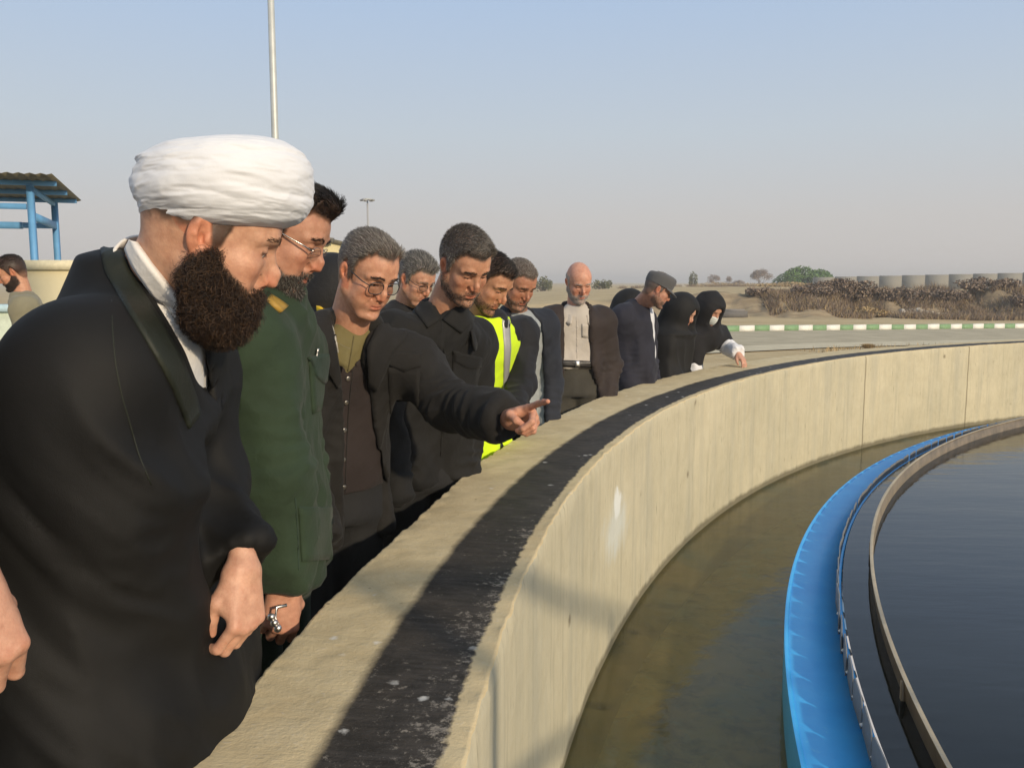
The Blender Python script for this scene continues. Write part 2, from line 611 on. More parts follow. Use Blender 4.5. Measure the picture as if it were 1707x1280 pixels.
    hd = math_n(nt, 'ADD', vh.outputs['Distance'], math_n(nt, 'MULTIPLY', math_n(nt, 'SUBTRACT', n_fine.outputs['Fac'], 0.5), 0.08))
    face = mixc(nt, math_n(nt, 'MULTIPLY', ramp(nt, hd, [(0.03, 1), (0.075, 0)]).outputs[0], 0.75), face, (0.15, 0.12, 0.08))
    face = mixc(nt, math_n(nt, 'MULTIPLY', jl, 0.85), face, (0.22, 0.19, 0.13))
    # damp dark foot at the waterline
    ft = ramp(nt, math_n(nt, 'ADD', zz, math_n(nt, 'MULTIPLY', n_mid.outputs['Fac'], 0.05)), [(0.0, 1), (0.028, 0)]).outputs[0]
    face = mixc(nt, math_n(nt, 'MULTIPLY', ft, 0.75), face, (0.09, 0.08, 0.05))
    # black painted wheel track on the top
    wob = math_n(nt, 'MULTIPLY', math_n(nt, 'SUBTRACT', n_mid.outputs['Fac'], 0.5), 0.022)
    wob2 = math_n(nt, 'MULTIPLY', math_n(nt, 'SUBTRACT', noise_n(nt, 34, 4, 0.7, geo).outputs['Fac'], 0.5), 0.03)
    rr = math_n(nt, 'ADD', rad, wob)
    o_edge = ramp(nt, math_n(nt, 'SUBTRACT', 10.868, rr), [(0.0, 0), (0.020, 1)]).outputs[0]
    i_edge = ramp(nt, math_n(nt, 'SUBTRACT', math_n(nt, 'ADD', rr, wob2), 10.676), [(0.0, 0), (0.007, 1)]).outputs[0]
    strip = math_n(nt, 'MULTIPLY', o_edge, i_edge)
    vor = nd(nt, 'ShaderNodeTexVoronoi', inp={'Scale': 16.0}); lk(nt, geo, vor.inputs['Vector'])
    n_w = noise_n(nt, 52, 8, 0.82, geo, 0.15)
    wear_z = noise_n(nt, 1.9, 3, 0.5, geo)
    wear_in = ramp(nt, math_n(nt, 'SUBTRACT', rr, 10.68), [(0.0, 1.0), (0.09, 0.0)]).outputs[0]
    near = ramp(nt, math_n(nt, 'MULTIPLY', arc, 0.1), [(0.10, 1.0), (0.42, 0.15)]).outputs[0]
    wthr = math_n(nt, 'ADD', n_w.outputs['Fac'], math_n(nt, 'MULTIPLY', math_n(nt, 'MULTIPLY', wear_in, near), 0.085))
    wthr = math_n(nt, 'ADD', wthr, math_n(nt, 'MULTIPLY', math_n(nt, 'SUBTRACT', wear_z.outputs['Fac'], 0.5), 0.25))
    wear = ramp(nt, wthr, [(0.60, 0), (0.68, 1)]).outputs[0]
    cvs = nd(nt, 'ShaderNodeCombineXYZ')
    lk(nt, math_n(nt, 'MULTIPLY', arc, 60.0), cvs.inputs[0]); lk(nt, math_n(nt, 'MULTIPLY', rad, 9.0), cvs.inputs[1])
    scr = noise_n(nt, 1.0, 4, 0.6, cvs.outputs[0], 0.3)
    black = mixc(nt, ramp(nt, scr.outputs['Fac'], [(0.4, 0), (0.75, 1)]).outputs[0], (0.020, 0.019, 0.019), (0.055, 0.050, 0.048))
    black = mixc(nt, ramp(nt, n_mid.outputs['Fac'], [(0.45, 0), (0.8, 0.8)]).outputs[0], black, (0.065, 0.055, 0.048))
    black = mixc(nt, math_n(nt, 'MULTIPLY', wear, 0.75), black, (0.34, 0.30, 0.25))
    topc = mixc(nt, math_n(nt, 'MULTIPLY', strip, 0.97), top, black)
    # bird spots and pits on the top
    v2 = nd(nt, 'ShaderNodeTexVoronoi', inp={'Scale': 11.0, 'Randomness': 1.0}); lk(nt, geo, v2.inputs['Vector'])
    vs_ = math_n(nt, 'ADD', v2.outputs['Distance'], math_n(nt, 'MULTIPLY', math_n(nt, 'SUBTRACT', noise_n(nt, 90, 3, 0.6, geo).outputs['Fac'], 0.5), 0.16))
    spots = ramp(nt, vs_, [(0.06, 1), (0.13, 0)]).outputs[0]
    gate = ramp(nt, noise_n(nt, 5, 2, 0.5, geo).outputs['Fac'], [(0.46, 0), (0.54, 1)]).outputs[0]
    topc = mixc(nt, math_n(nt, 'MULTIPLY', math_n(nt, 'MULTIPLY', spots, gate), 0.7), topc, (0.80, 0.78, 0.72))
    v3 = nd(nt, 'ShaderNodeTexVoronoi', inp={'Scale': 17.0}); 
    mp = nd(nt, 'ShaderNodeMapping', inp={'Location': (3.1, 1.7, 0.4)}); lk(nt, geo, mp.inputs['Vector']); lk(nt, mp.outputs[0], v3.inputs['Vector'])
    pits = ramp(nt, v3.outputs['Distance'], [(0.04, 1), (0.085, 0)]).outputs[0]
    gate2 = ramp(nt, noise_n(nt, 4, 2, 0.5, geo).outputs['Fac'], [(0.55, 0), (0.6, 1)]).outputs[0]
    topc = mixc(nt, math_n(nt, 'MULTIPLY', math_n(nt, 'MULTIPLY', pits, gate2), 0.7), topc, (0.13, 0.09, 0.06))
    col = mixc(nt, istop, face, topc)
    lk(nt, col, p.inputs['Base Color'])
    h = math_n(nt, 'ADD', math_n(nt, 'MULTIPLY', n_fine.outputs['Fac'], 0.5), n_mid.outputs['Fac'])
    b = bump_n(nt, h, 0.45, 0.008)
    b = bump_n(nt, st.outputs['Fac'], 0.25, 0.006, b)
    b = bump_n(nt, v3.outputs['Distance'], 0.12, 0.01, b)
    lk(nt, b, p.inputs['Normal'])
    rg = mixc(nt, math_n(nt, 'MULTIPLY', strip, istop), (0.92,) * 3, (0.62,) * 3)
    lk(nt, rg, p.inputs['Roughness'])
    p.inputs['Specular IOR Level'].default_value = 0.15
    return m


def build_wall():
    th = np.radians(np.r_[np.linspace(-180, -14, 240), np.arange(-13.9, 1.5, 0.14), np.arange(1.5, 26, 0.045), np.arange(26, 62, 0.1), np.arange(62, 95, 0.3), np.linspace(95.5, 180, 160)])
    n = len(th)
    ro = r_outer(th)
    prof = []            # (radius, z, istop) columns
    zi = np.r_[-0.9, -0.35, -0.05, np.linspace(0.02, 0.80, 26)]
    zo = np.r_[np.linspace(0.80, 0.60, 14), 0.45, 0.2, -0.4]
    cols_r, cols_z, top = [], [], []
    for z in zi: cols_r.append(np.full(n, RI)); cols_z.append(np.full(n, z)); top.append(0)
    cols_r.append(np.full(n, RI + 0.003)); cols_z.append(np.full(n, 0.811)); top.append(0.0)
    tt = np.r_[0.010, 0.024, np.linspace(0.05, 0.9, 26), 0.935, 0.96, 0.98, 0.992]
    for t in tt: cols_r.append(RI + t * (ro - RI)); cols_z.append(np.full(n, ZT)); top.append(1)
    cols_r.append(ro + 0.0); cols_z.append(np.full(n, ZT - 0.008)); top.append(1)
    for z in zo: cols_r.append(ro + 0.002); cols_z.append(np.full(n, z)); top.append(0)
    Rr = np.stack(cols_r, 1); Zz = np.stack(cols_z, 1); T = np.array(top)
    Th = np.repeat(th[:, None], Rr.shape[1], 1)
    arc = Th * RI
    P0 = np.stack([arc, Rr, Zz], -1)
    # roughness of the cast edges
    e_out = np.exp(-((Rr - ro[:, None]) / 0.03) ** 2) * (Zz > 0.55)
    e_in = np.exp(-((Rr - RI) / 0.012) ** 2) * (Zz > 0.79)
    nz = fbm(P0 * [14, 14, 14], 3, 4)
    nz2 = fbm(P0 * [3.0, 8, 8], 9, 3)
    nz3 = fbm(P0 * [45, 45, 45], 5, 2)
    Rr = Rr + e_out * (0.0025 * nz + 0.003 * nz2 + 0.002 * nz3) + e_in * 0.007 * nz
    Zz = Zz + (e_out * (0.002 * nz2 + 0.002 * nz - 0.001 + 0.002 * nz3) + e_in * 0.006 * nz + 0.0022 * nz + 0.003 * nz2) * (Zz > 0.79)
    Rr = Rr + 0.003 * nz2 * (T[None] < 0.5) * (Zz < 0.79)
    P = np.stack([TC[0] - Rr * np.cos(Th), TC[1] + Rr * np.sin(Th), Zz], -1)
    V, F = grid_np(P)
    o = mesh_np('tank_wall', V, F, concrete_wall_mat(), attrs={'arc': arc.ravel(), 'rad': np.stack(cols_r, 1).ravel() * 0 + Rr.ravel(), 'zz': Zz.ravel(), 'istop': np.repeat(T[None], n, 0).ravel()})
    tag(o, 'round concrete tank wall with a black wheel track painted along its top', 'tank wall')


build_wall()


def water_mats():
    # outer channel: shallow, clear, over a mottled green and brown bed
    m, nt, p = newmat('channel_water')
    geo = nd(nt, 'ShaderNodeTexCoord').outputs['Object']
    nt.nodes.remove(p)
    out = nt.nodes['Material Output']
    w1 = noise_n(nt, 2.2, 3, 0.5, geo); w2 = noise_n(nt, 14, 3, 0.55, geo, 0.4)
    b = bump_n(nt, w1.outputs['Fac'], 0.05, 0.12); b = bump_n(nt, w2.outputs['Fac'], 0.06, 0.03, b)
    fr = nd(nt, 'ShaderNodeFresnel', inp={'IOR': 1.33}); lk(nt, b, fr.inputs['Normal'])
    gl = nd(nt, 'ShaderNodeBsdfGlossy', inp={'Roughness': 0.09}); lk(nt, b, gl.inputs['Normal'])
    tr = nd(nt, 'ShaderNodeBsdfTransparent'); tr.inputs[0].default_value = (0.66, 0.68, 0.54, 1)
    df = nd(nt, 'ShaderNodeBsdfDiffuse'); df.inputs[0].default_value = (0.27, 0.225, 0.115, 1)
    an = noise_n(nt, 1.1, 6, 0.68, geo, 0.5); an2 = noise_n(nt, 5.5, 5, 0.7, geo, 0.4)
    ac = ramp(nt, an.outputs['Fac'], [(0.32, (0.37, 0.28, 0.105)), (0.5, (0.29, 0.25, 0.105)), (0.66, (0.12, 0.20, 0.15))]).outputs[0]
    ac = mixc(nt, ramp(nt, an2.outputs['Fac'], [(0.5, 0), (0.7, 0.8)]).outputs[0], ac, (0.06, 0.075, 0.055))
    lk(nt, ac, df.inputs[0])
    mx0 = nd(nt, 'ShaderNodeMixShader', inp={'Fac': 0.30}); lk(nt, tr.outputs[0], mx0.inputs[1]); lk(nt, df.outputs[0], mx0.inputs[2])
    mx = nd(nt, 'ShaderNodeMixShader'); lk(nt, fr.outputs[0], mx.inputs[0]); lk(nt, mx0.outputs[0], mx.inputs[1]); lk(nt, gl.outputs[0], mx.inputs[2])
    lk(nt, mx.outputs[0], out.inputs['Surface'])
    # inner pool: deep, dark
    m2, nt, p = newmat('pool_water')
    geo = nd(nt, 'ShaderNodeTexCoord').outputs['Object']
    mp = nd(nt, 'ShaderNodeMapping', inp={'Scale': (0.45, 1.6, 1.0), 'Rotation': (0, 0, 0.25)}); lk(nt, geo, mp.inputs['Vector'])
    w1 = noise_n(nt, 1.6, 4, 0.55, mp.outputs[0]); w2 = noise_n(nt, 9, 3, 0.55, mp.outputs[0], 0.4)
    b = bump_n(nt, w1.outputs['Fac'], 0.045, 0.12); b = bump_n(nt, w2.outputs['Fac'], 0.03, 0.03, b)
    lk(nt, b, p.inputs['Normal'])
    p.inputs['Base Color'].default_value = (0.006, 0.008, 0.007, 1)
    p.inputs['Roughness'].default_value = 0.07
    p.inputs['IOR'].default_value = 1.33
    # bed of the channel
    m3, nt, p = newmat('channel_bed')
    geo = nd(nt, 'ShaderNodeTexCoord').outputs['Object']
    n1 = noise_n(nt, 1.5, 5, 0.65, geo); n2 = noise_n(nt, 8, 6, 0.7, geo, 0.6); n3 = noise_n(nt, 3.2, 5, 0.7, geo, 0.8)
    c = ramp(nt, n1.outputs['Fac'], [(0.3, (0.22, 0.19, 0.07)), (0.55, (0.36, 0.28, 0.11)), (0.75, (0.24, 0.28, 0.12))]).outputs[0]
    c = mixc(nt, ramp(nt, n2.outputs['Fac'], [(0.5, 0), (0.68, 0.85)]).outputs[0], c, (0.045, 0.05, 0.03))
    c = mixc(nt, ramp(nt, n3.outputs['Fac'], [(0.56, 0), (0.72, 0.9)]).outputs[0], c, (0.22, 0.38, 0.33))
    c = mixc(nt, ramp(nt, noise_n(nt, 30, 3, 0.6, geo).outputs['Fac'], [(0.7, 0), (0.76, 0.8)]).outputs[0], c, (0.45, 0.44, 0.36))
    lk(nt, c, p.inputs['Base Color']); p.inputs['Roughness'].default_value = 0.9
    return m, m2, m3


WM, PM, BM = water_mats()


def ring(name, ths, rs, z, mat, kind=None):
    Th, Rr = np.meshgrid(ths, rs, indexing='ij')
    zz = np.broadcast_to(np.asarray(z, float), Rr.shape)
    P = np.stack([TC[0] - Rr * np.cos(Th), TC[1] + Rr * np.sin(Th), zz], -1)
    V, F = grid_np(P)
    o = mesh_np(name, V, F, mat)
    if kind: o['kind'] = kind
    return o


full = np.radians(np.arange(-180, 180.01, 0.5))
R_LO, R_LI, R_BF = 9.94, 9.72, 9.60
ring('channel_bed', full, np.linspace(9.9, RI + 0.05, 8), -0.42, BM, 'structure')
ring('channel_water', full, np.linspace(R_LO - 0.035, RI + 0.03, 6), ZW, WM, 'structure')
ring('pool_water', full, np.r_[0.01, np.linspace(1, 9.715, 9)], 0.195, PM, 'structure')

# blue launder: outer wall, floor, and an inner wall that carries the weir plates
bm_, nt, p = newmat('blue_painted_steel')
geo = nd(nt, 'ShaderNodeTexCoord').outputs['Object']
n1 = noise_n(nt, 5, 5, 0.6, geo); n2 = noise_n(nt, 26, 5, 0.7, geo)
c = ramp(nt, n1.outputs['Fac'], [(0.3, (0.028, 0.35, 0.80)), (0.7, (0.055, 0.44, 0.88))]).outputs[0]
c = mixc(nt, ramp(nt, n2.outputs['Fac'], [(0.62, 0), (0.72, 0.55)]).outputs[0], c, (0.20, 0.58, 0.82))
lk(nt, c, p.inputs['Base Color']); p.inputs['Roughness'].default_value = 0.42
lk(nt, bump_n(nt, n1.outputs['Fac'], 0.2, 0.02), p.inputs['Normal'])
BLUE = bm_
la = empty('launder_trough', (TC[0] - 9.83, TC[1], 0.0), 'bright blue curved overflow trough running round inside the tank', 'trough')
lb = np.array(la.location)


def ringprof(name, prof, ths, mat, parent, base, closed=True):
    pr = np.array(prof + ([prof[0]] if closed else []), float)
    Th = np.repeat(np.asarray(ths)[:, None], len(pr), 1)
    Rr = np.broadcast_to(pr[:, 0], Th.shape); Zz = np.broadcast_to(pr[:, 1], Th.shape)
    P = np.stack([TC[0] - Rr * np.cos(Th), TC[1] + Rr * np.sin(Th), Zz], -1)
    V, F = grid_np(P)
    return mesh_np(name, V, F[:, ::-1], mat, parent, smooth=False, base=base)


ths = np.radians(np.arange(-180, 180.01, 0.4))
ringprof('outer_side', [(9.94, 0.157), (9.925, 0.157), (9.925, 0.09), (9.925, -0.45), (9.94, -0.45)], ths, BLUE, la, lb)
ringprof('floor', [(9.9245, 0.153), (R_LI + 0.012, 0.140), (R_LI + 0.012, 0.115), (9.9245, 0.125)], ths, BLUE, la, lb)
ringprof('inner_side', [(R_LI + 0.0118, 0.190), (R_LI, 0.190), (R_LI, -0.4), (R_LI + 0.0118, -0.4)], ths, BLUE, la, lb)
STEEL = plain('dull_steel', (0.42, 0.42, 0.40), 0.42, 0.75, 0.2, 14, 0.15, 60)
STEELW = plain('white_spray', (0.75, 0.76, 0.75), 0.5, 0, 0.05)
PVC = plain('grey_weir_sheet', (0.20, 0.205, 0.205), 0.45, 0.0, 0.2, 12, 0.1, 50)


def weir_plate_mesh(w=0.174, h=0.093, t=0.004):
    """a plate with clipped upper corners; its x runs along the trough, y through it"""
    o = np.array([[-w / 2, 0], [w / 2, 0], [w / 2, h * .86], [w * .38, h], [-w * .38, h], [-w / 2, h * .86]])
    V = np.array([[x, -t / 2, z] for x, z in o] + [[x, t / 2, z] for x, z in o])
    me = bpy.data.meshes.new('weir_plate')
    n = 6
    me.from_pydata(V.tolist(), [], [list(range(n)), list(range(2 * n - 1, n - 1, -1))] + [[(i + 1) % n, i, n + i, n + (i + 1) % n] for i in range(n)])
    me.materials.append(PVC)
    return me


wp_me = weir_plate_mesh()
# clip: a small bent strap that holds each plate
vv, ff = tube_np([[0.0, 0.0, 0.012], [0.0, -0.012, 0.022], [0.0, -0.026, 0.018], [0.0, -0.032, 0.0]], 0.0055, 6)
cm = bpy.data.meshes.new('plate_clip'); cm.from_pydata(vv.tolist(), [], [list(dict.fromkeys(q)) for q in ff.tolist()]); cm.materials.append(STEELW)
step = 0.187 / R_LI
for i in range(66):
    th = R(3.0) + i * step
    for nm, me, da in (('weir_plate', wp_me, 0.0), ('plate_clip', cm, -0.088 / R_LI)):
        o = bpy.data.objects.new(nm, me)
        COL.objects.link(o); o.parent = la
        q = tank(th + da, R_LI + (0.0155 if nm == 'weir_plate' else 0.018), 0.1405)
        o.location = q - lb
        o.rotation_euler = (0, 0, math.pi / 2 - th + random.uniform(-0.06, 0.06) if nm == 'weir_plate' else math.pi / 2 - th)

# scum baffle: a brown steel band standing in the pool, on brackets
RUST = plain('weathered_steel_band', (0.20, 0.155, 0.10), 0.42, 0.25, 0.35, 9, 0.2, 40)
RUSTL = plain('pale_steel_edge', (0.40, 0.34, 0.24), 0.5, 0.3, 0.2, 9, 0.1, 40)
sb = empty('scum_baffle', (TC[0] - R_BF, TC[1], 0.0), 'brown steel baffle ring standing in the dark water inside the trough', 'baffle ring')
sl = np.array(sb.location)
ringprof('band', [(R_BF, 0.265), (R_BF - 0.006, 0.265), (R_BF - 0.02, 0.125), (R_BF - 0.02, -0.1), (R_BF - 0.014, -0.1), (R_BF - 0.014, 0.125)], ths, RUST, sb, sl)
ringprof('top_edge', [(R_BF + 0.004, 0.270), (R_BF - 0.010, 0.270), (R_BF - 0.010, 0.2655), (R_BF + 0.004, 0.2655)], ths, RUSTL, sb, sl)
v_, f_ = join_np([box_np((0, 0.012, 0.13), (0.022, 0.014, 0.25))])
brm = mesh_np('bracket', v_, f_, RUST, sb, smooth=False)
for i in range(12):
    o = brm if i == 0 else brm.copy()
    if i: COL.objects.link(o); o.parent = sb
    th = R(14.2) + i * R(9.3)
    o.location = tank(th, R_BF - 0.012, 0.0) - sl
    o.rotation_euler = (0, 0, math.pi / 2 - th)

# a scrap of sacking left on the trough near the camera
sc_ = U(1455, 1208, 2.42)


# ------------------------------------------------------------------ ground
def ground_z(x, y):
    z = -0.020 * np.clip(x - 7, 0, 40) * sstep(14, 24, y)
    # dry bank on the far right, low spoil ridge on the left of it
    yb = 41 + 0.10 * np.clip(x - 16, -40, 60) + 1.2 * vnoise(np.stack([x * 0.22, y * 0, x * 0], -1), 4)
    h = np.interp(x, [-60, -4, 3, 9, 14, 17, 25, 60], [0.0, 0.05, 0.55, 0.85, 1.0, 1.28, 1.42, 1.5])
    t = sstep(0, 2.8, y - yb)
    lump = fbm(np.stack([x * 0.9, y * 0.9, x * 0], -1), 11, 4)
    gul = np.abs(vnoise(np.stack([x * 0.7 + 0.35 * (y - yb), y * 0.10, x * 0], -1), 21))
    z = z + h * t * (1 + 0.05 * lump) + (0.34 * lump - 0.30 * gul + 0.08) * h * np.exp(-((y - yb - 1.6) / 1.7) ** 2)
    z = z + 0.035 * fbm(np.stack([x * 0.5, y * 0.5, x * 0], -1), 2, 3) * sstep(30, 38, y)
    z = z - 0.35 * sstep(60, 160, y) * h
    return z


def ground_mat():
    m, nt, p = newmat('dry_ground')
    geo = nd(nt, 'ShaderNodeTexCoord').outputs['Object']
    nz = nd(nt, 'ShaderNodeAttribute', attribute_name='bank').outputs['Fac']
    st = nd(nt, 'ShaderNodeMapping', inp={'Scale': (0.35, 1.5, 1.0)}); lk(nt, geo, st.inputs['Vector'])
    n1 = noise_n(nt, 0.35, 6, 0.6, st.outputs[0]); n2 = noise_n(nt, 2.4, 6, 0.7, st.outputs[0]); n3 = noise_n(nt, 11, 5, 0.7, geo)
    c = ramp(nt, n1.outputs['Fac'], [(0.3, (0.48, 0.37, 0.215)), (0.5, (0.57, 0.45, 0.27)), (0.7, (0.63, 0.51, 0.32))]).outputs[0]
    c = mixc(nt, ramp(nt, n2.outputs['Fac'], [(0.52, 0), (0.72, 0.75)]).outputs[0], c, (0.34, 0.25, 0.13))
    c = mixc(nt, ramp(nt, n3.outputs['Fac'], [(0.55, 0), (0.75, 0.45)]).outputs[0], c, (0.22, 0.18, 0.11))
    bk = ramp(nt, n2.outputs['Fac'], [(0.3, (0.19, 0.15, 0.105)), (0.5, (0.29, 0.23, 0.155)), (0.72, (0.42, 0.34, 0.22))]).outputs[0]
    c = mixc(nt, nz, c, bk)
    lk(nt, c, p.inputs['Base Color']); p.inputs['Roughness'].default_value = 0.95
    p.inputs['Specular IOR Level'].default_value = 0.0
    b = bump_n(nt, n2.outputs['Fac'], 0.6, 0.12); b = bump_n(nt, n3.outputs['Fac'], 0.5, 0.03, b)
    lk(nt, b, p.inputs['Normal'])
    return m


def build_ground():
    xs = np.unique(np.r_[np.linspace(-900, -60, 22), np.linspace(-60, -6, 60), np.arange(-6, 50, 0.17), np.linspace(50, 120, 50), np.linspace(120, 900, 20)])
    ys = np.unique(np.r_[np.linspace(-60, -13, 10), np.arange(-13, 14, 0.2), np.linspace(14, 38, 50), np.arange(38, 52, 0.14), np.linspace(52, 80, 40), np.linspace(80, 300, 30), np.linspace(300, 1500, 16)])
    X, Y = np.meshgrid(xs, ys, indexing='ij')
    Z = ground_z(X, Y)
    yb = 41 + 0.10 * np.clip(X - 16, -40, 60) + 1.2 * vnoise(np.stack([X * 0.22, Y * 0, X * 0], -1), 4)
    bank = np.clip(1.35 * np.exp(-((Y - yb - 1.6) / 1.7) ** 2), 0, 1) * np.interp(X, [2, 6, 14], [0, 0.8, 1.0])
    V, F = grid_np(np.stack([X, Y, Z], -1))
    rr = np.hypot(V[:, 0] - TC[0], V[:, 1] - TC[1])
    F = F[(rr[F] > 10.74).all(1)]              # the tank is a hole in the ground
    o = mesh_np('ground', V, F, ground_mat(), attrs={'bank': bank.ravel()})
    o['kind'] = 'structure'


build_ground()

# road behind the tank, its painted kerb and the grass verge
KA, KB = np.array([6.86, 26.5]), np.array([19.4, 33.0])
kd = (KB - KA) / np.linalg.norm(KB - KA)
kn = np.array([kd[1], -kd[0]])          # towards the camera
rot_k = math.atan2(kd[1], kd[0])


def strip_road(name, a, b, mat, dz, s0=-45, s1=70):
    s = np.linspace(s0, s1, 160); w = np.linspace(a, b, 6)
    Sg, W = np.meshgrid(s, w, indexing='ij')
    X = KA[0] + kd[0] * Sg + kn[0] * W; Y = KA[1] + kd[1] * Sg + kn[1] * W
    P = np.stack([X, Y, ground_z(X, Y) + dz], -1)
    V, F = grid_np(P)
    o = mesh_np(name, V, F[:, ::-1], mat); o['kind'] = 'structure'
    return o


ROADM = plain('pale_road', (0.47, 0.41, 0.29), 0.95, 0, 0.14, 1.2, 0.2, 30, 0.05)
strip_road('road', 0.14, 5.0, ROADM, 0.02)
strip_road('pavement', 4.95, 6.2, plain('pale_concrete_edge', (0.60, 0.53, 0.38), 0.95, 0, 0.12, 2, 0.2, 30, 0.05), 0.026)

KW = plain('white_kerb_paint', (0.78, 0.78, 0.72), 0.6, 0, 0.06, 8)
KG = plain('green_kerb_paint', (0.20, 0.34, 0.17), 0.6, 0, 0.12, 8)
kb = empty('kerb', (KA[0], KA[1], 0), None, None)
kb['kind'] = 'structure'
km = {}
for nm, mt in (('w', KW), ('g', KG)):
    v, f = box_np((0, 0, 0.07), (0.60, 0.14, 0.22))
    v[:, 2] = np.minimum(v[:, 2], 0.18)
    o = mesh_np('kerb_stone', v, f, mt, kb, smooth=False)
    km[nm] = o
cnt = 0
for i in range(-18, 50):
    nm = 'w' if i % 2 == 0 else 'g'
    o = km[nm] if i in (0, 1) else km[nm].copy()
    if i not in (0, 1):
        COL.objects.link(o); o.parent = kb
    s = 0.33 + i * 0.612
    x, y = KA[0] + kd[0] * s, KA[1] + kd[1] * s
    o.location = (x - KA[0], y - KA[1], float(ground_z(np.array(x), np.array(y))) + random.uniform(-0.006, 0.006))
    o.rotation_euler = (0, 0, rot_k)

# ------------------------------------------------------------------ plants
def foliage_mat(name, c1, c2, c3):
    m, nt, p = newmat(name)
    geo = nd(nt, 'ShaderNodeTexCoord').outputs['Object']
    oi = nd(nt, 'ShaderNodeNewGeometry')
    c = ramp(nt, oi.outputs['Random Per Island'], [(0.0, c1), (0.55, c2), (1.0, c3)]).outputs[0]
    lk(nt, c, p.inputs['Base Color']); p.inputs['Roughness'].default_value = 0.7
    p.inputs['Specular IOR Level'].default_value = 0.2
    return m


LEAF = foliage_mat('leaf_green', (0.06, 0.125, 0.030), (0.10, 0.19, 0.05), (0.16, 0.25, 0.08))
DRYB = foliage_mat('dry_brush', (0.13, 0.10, 0.08), (0.22, 0.165, 0.13), (0.33, 0.255, 0.185))
DRYG = foliage_mat('dry_grass', (0.27, 0.19, 0.09), (0.40, 0.29, 0.15), (0.52, 0.41, 0.24))
BARE = foliage_mat('bare_twigs', (0.20, 0.15, 0.12), (0.26, 0.20, 0.17), (0.32, 0.26, 0.22))
OLIVE = foliage_mat('dusty_olive', (0.10, 0.11, 0.055), (0.14, 0.145, 0.075), (0.20, 0.19, 0.11))
BARK = plain('bark', (0.15, 0.11, 0.08), 0.9)


def leaf_cloud(centers, radii, n, size, flat=0.8, seed=1):
    """n small diamond leaves spread through a union of ellipsoid clumps"""
    g = np.random.default_rng(seed)
    centers = np.array(centers, float); radii = np.array(radii, float)
    vol = radii.prod(1) ** 0.8
    k = g.choice(len(centers), n, p=vol / vol.sum())
    d = g.normal(size=(n, 3)); d /= np.linalg.norm(d, axis=1, keepdims=True)
    r = g.uniform(0.45, 1.05, n) ** 0.6
    c = centers[k] + d * r[:, None] * radii[k]
    a = g.normal(size=(n, 3)); a /= np.linalg.norm(a, axis=1, keepdims=True)
    b = np.cross(a, g.normal(size=(n, 3))); b /= np.linalg.norm(b, axis=1, keepdims=True)
    s = size * g.uniform(0.6, 1.4, n)[:, None]
    V = np.stack([c - a * s, c + b * s * 0.5, c + a * s, c - b * s * 0.5], 1).reshape(-1, 3)
    return V, np.arange(4 * n).reshape(n, 4)


def bush(name, loc, w, h, mat, n, size, label, cat, group=None, seed=1, trunk=True, dep=None):
    g = np.random.default_rng(seed)
    e = empty(name, loc, label, cat, group)
    dep = dep or w
    cs, rs = [], []
    for i in range(11):
        u = g.uniform(-0.38, 0.38); v = g.uniform(-0.38, 0.38)
        top = h * (0.95 - 1.3 * (u * u + v * v)) * g.uniform(0.75, 1.0)
        rr = h * g.uniform(0.16, 0.27)
        cs.append([u * w, v * dep, max(rr * 0.8, top - rr)]); rs.append([rr * w / h * 0.75, rr * dep / h * 0.75, rr])
        cs.append([u * w * 0.9, v * dep * 0.9, max(rr * 0.6, 0.4 * top)]); rs.append([rr * w / h * 0.7, rr * dep / h * 0.7, rr])
    V, F = leaf_cloud(cs, rs, n, size, seed=seed)
    mesh_np('crown', V, F, mat, e, smooth=False)
    tr = []
    for i in range(5):
        c = np.array(cs[2 * i])
        tr.append(tube_np([[c[0] * 0.1, c[1] * 0.1, -0.1], c * [0.5, 0.5, 0.4], c], [0.05 * h, 0.03 * h, 0.008 * h], 6))
    v, f = join_np(tr)
    mesh_np('trunk', v, f, BARK, e)
    return e


def gz(x, y): return float(ground_z(np.array(float(x)), np.array(float(y))))


def at_px(px, Y): return ((px - 853.5) / FPX * Y * 1.0, Y)


x, y = at_px(1341, 118); bush('bushy_tree', (x, y, gz(x, y) - 0.4), 7.6, 4.1, LEAF, 9000, 0.16, 'rounded green tree standing beside the end of the far concrete wall', 'tree', seed=3)
# bare hazy trees
def bare_tree(loc, h, w, label, seed, group='bare trees on the horizon'):
    g = np.random.default_rng(seed)
    e = empty('bare_tree', loc, label, 'tree', group)
    tr = []
    tips = []
    def br(p, d, L, r, lev):
        q = p + d * L
        tr.append(tube_np([p, (p + q) / 2 + g.normal(size=3) * L * 0.05, q], [r, r * 0.8, r * 0.6], 4, cap=False))
        if lev == 0: tips.append(q); return
        for _ in range(3):
            nd_ = d + g.normal(size=3) * 0.45; nd_[2] = abs(nd_[2]) * 0.8 + 0.15; nd_ /= np.linalg.norm(nd_)
            br(q, nd_, L * g.uniform(0.6, 0.8), r * 0.55, lev - 1)
    for k in range(3):
        d = np.array([g.uniform(-0.5, 0.5) * w / h, g.uniform(-0.3, 0.3), 1.0]); d /= np.linalg.norm(d)
        br(np.array([g.uniform(-0.2, 0.2) * w, 0, -0.2]), d, h * 0.30, h * 0.018, 4)
    v, f = join_np(tr)
    mesh_np('trunk', v, f, BARE, e)
    V, F = leaf_cloud(np.array(tips), np.full((len(tips), 3), h * 0.10), 1500, h * 0.03, seed=seed)
    mesh_np('crown', V, F, BARE, e, smooth=False)


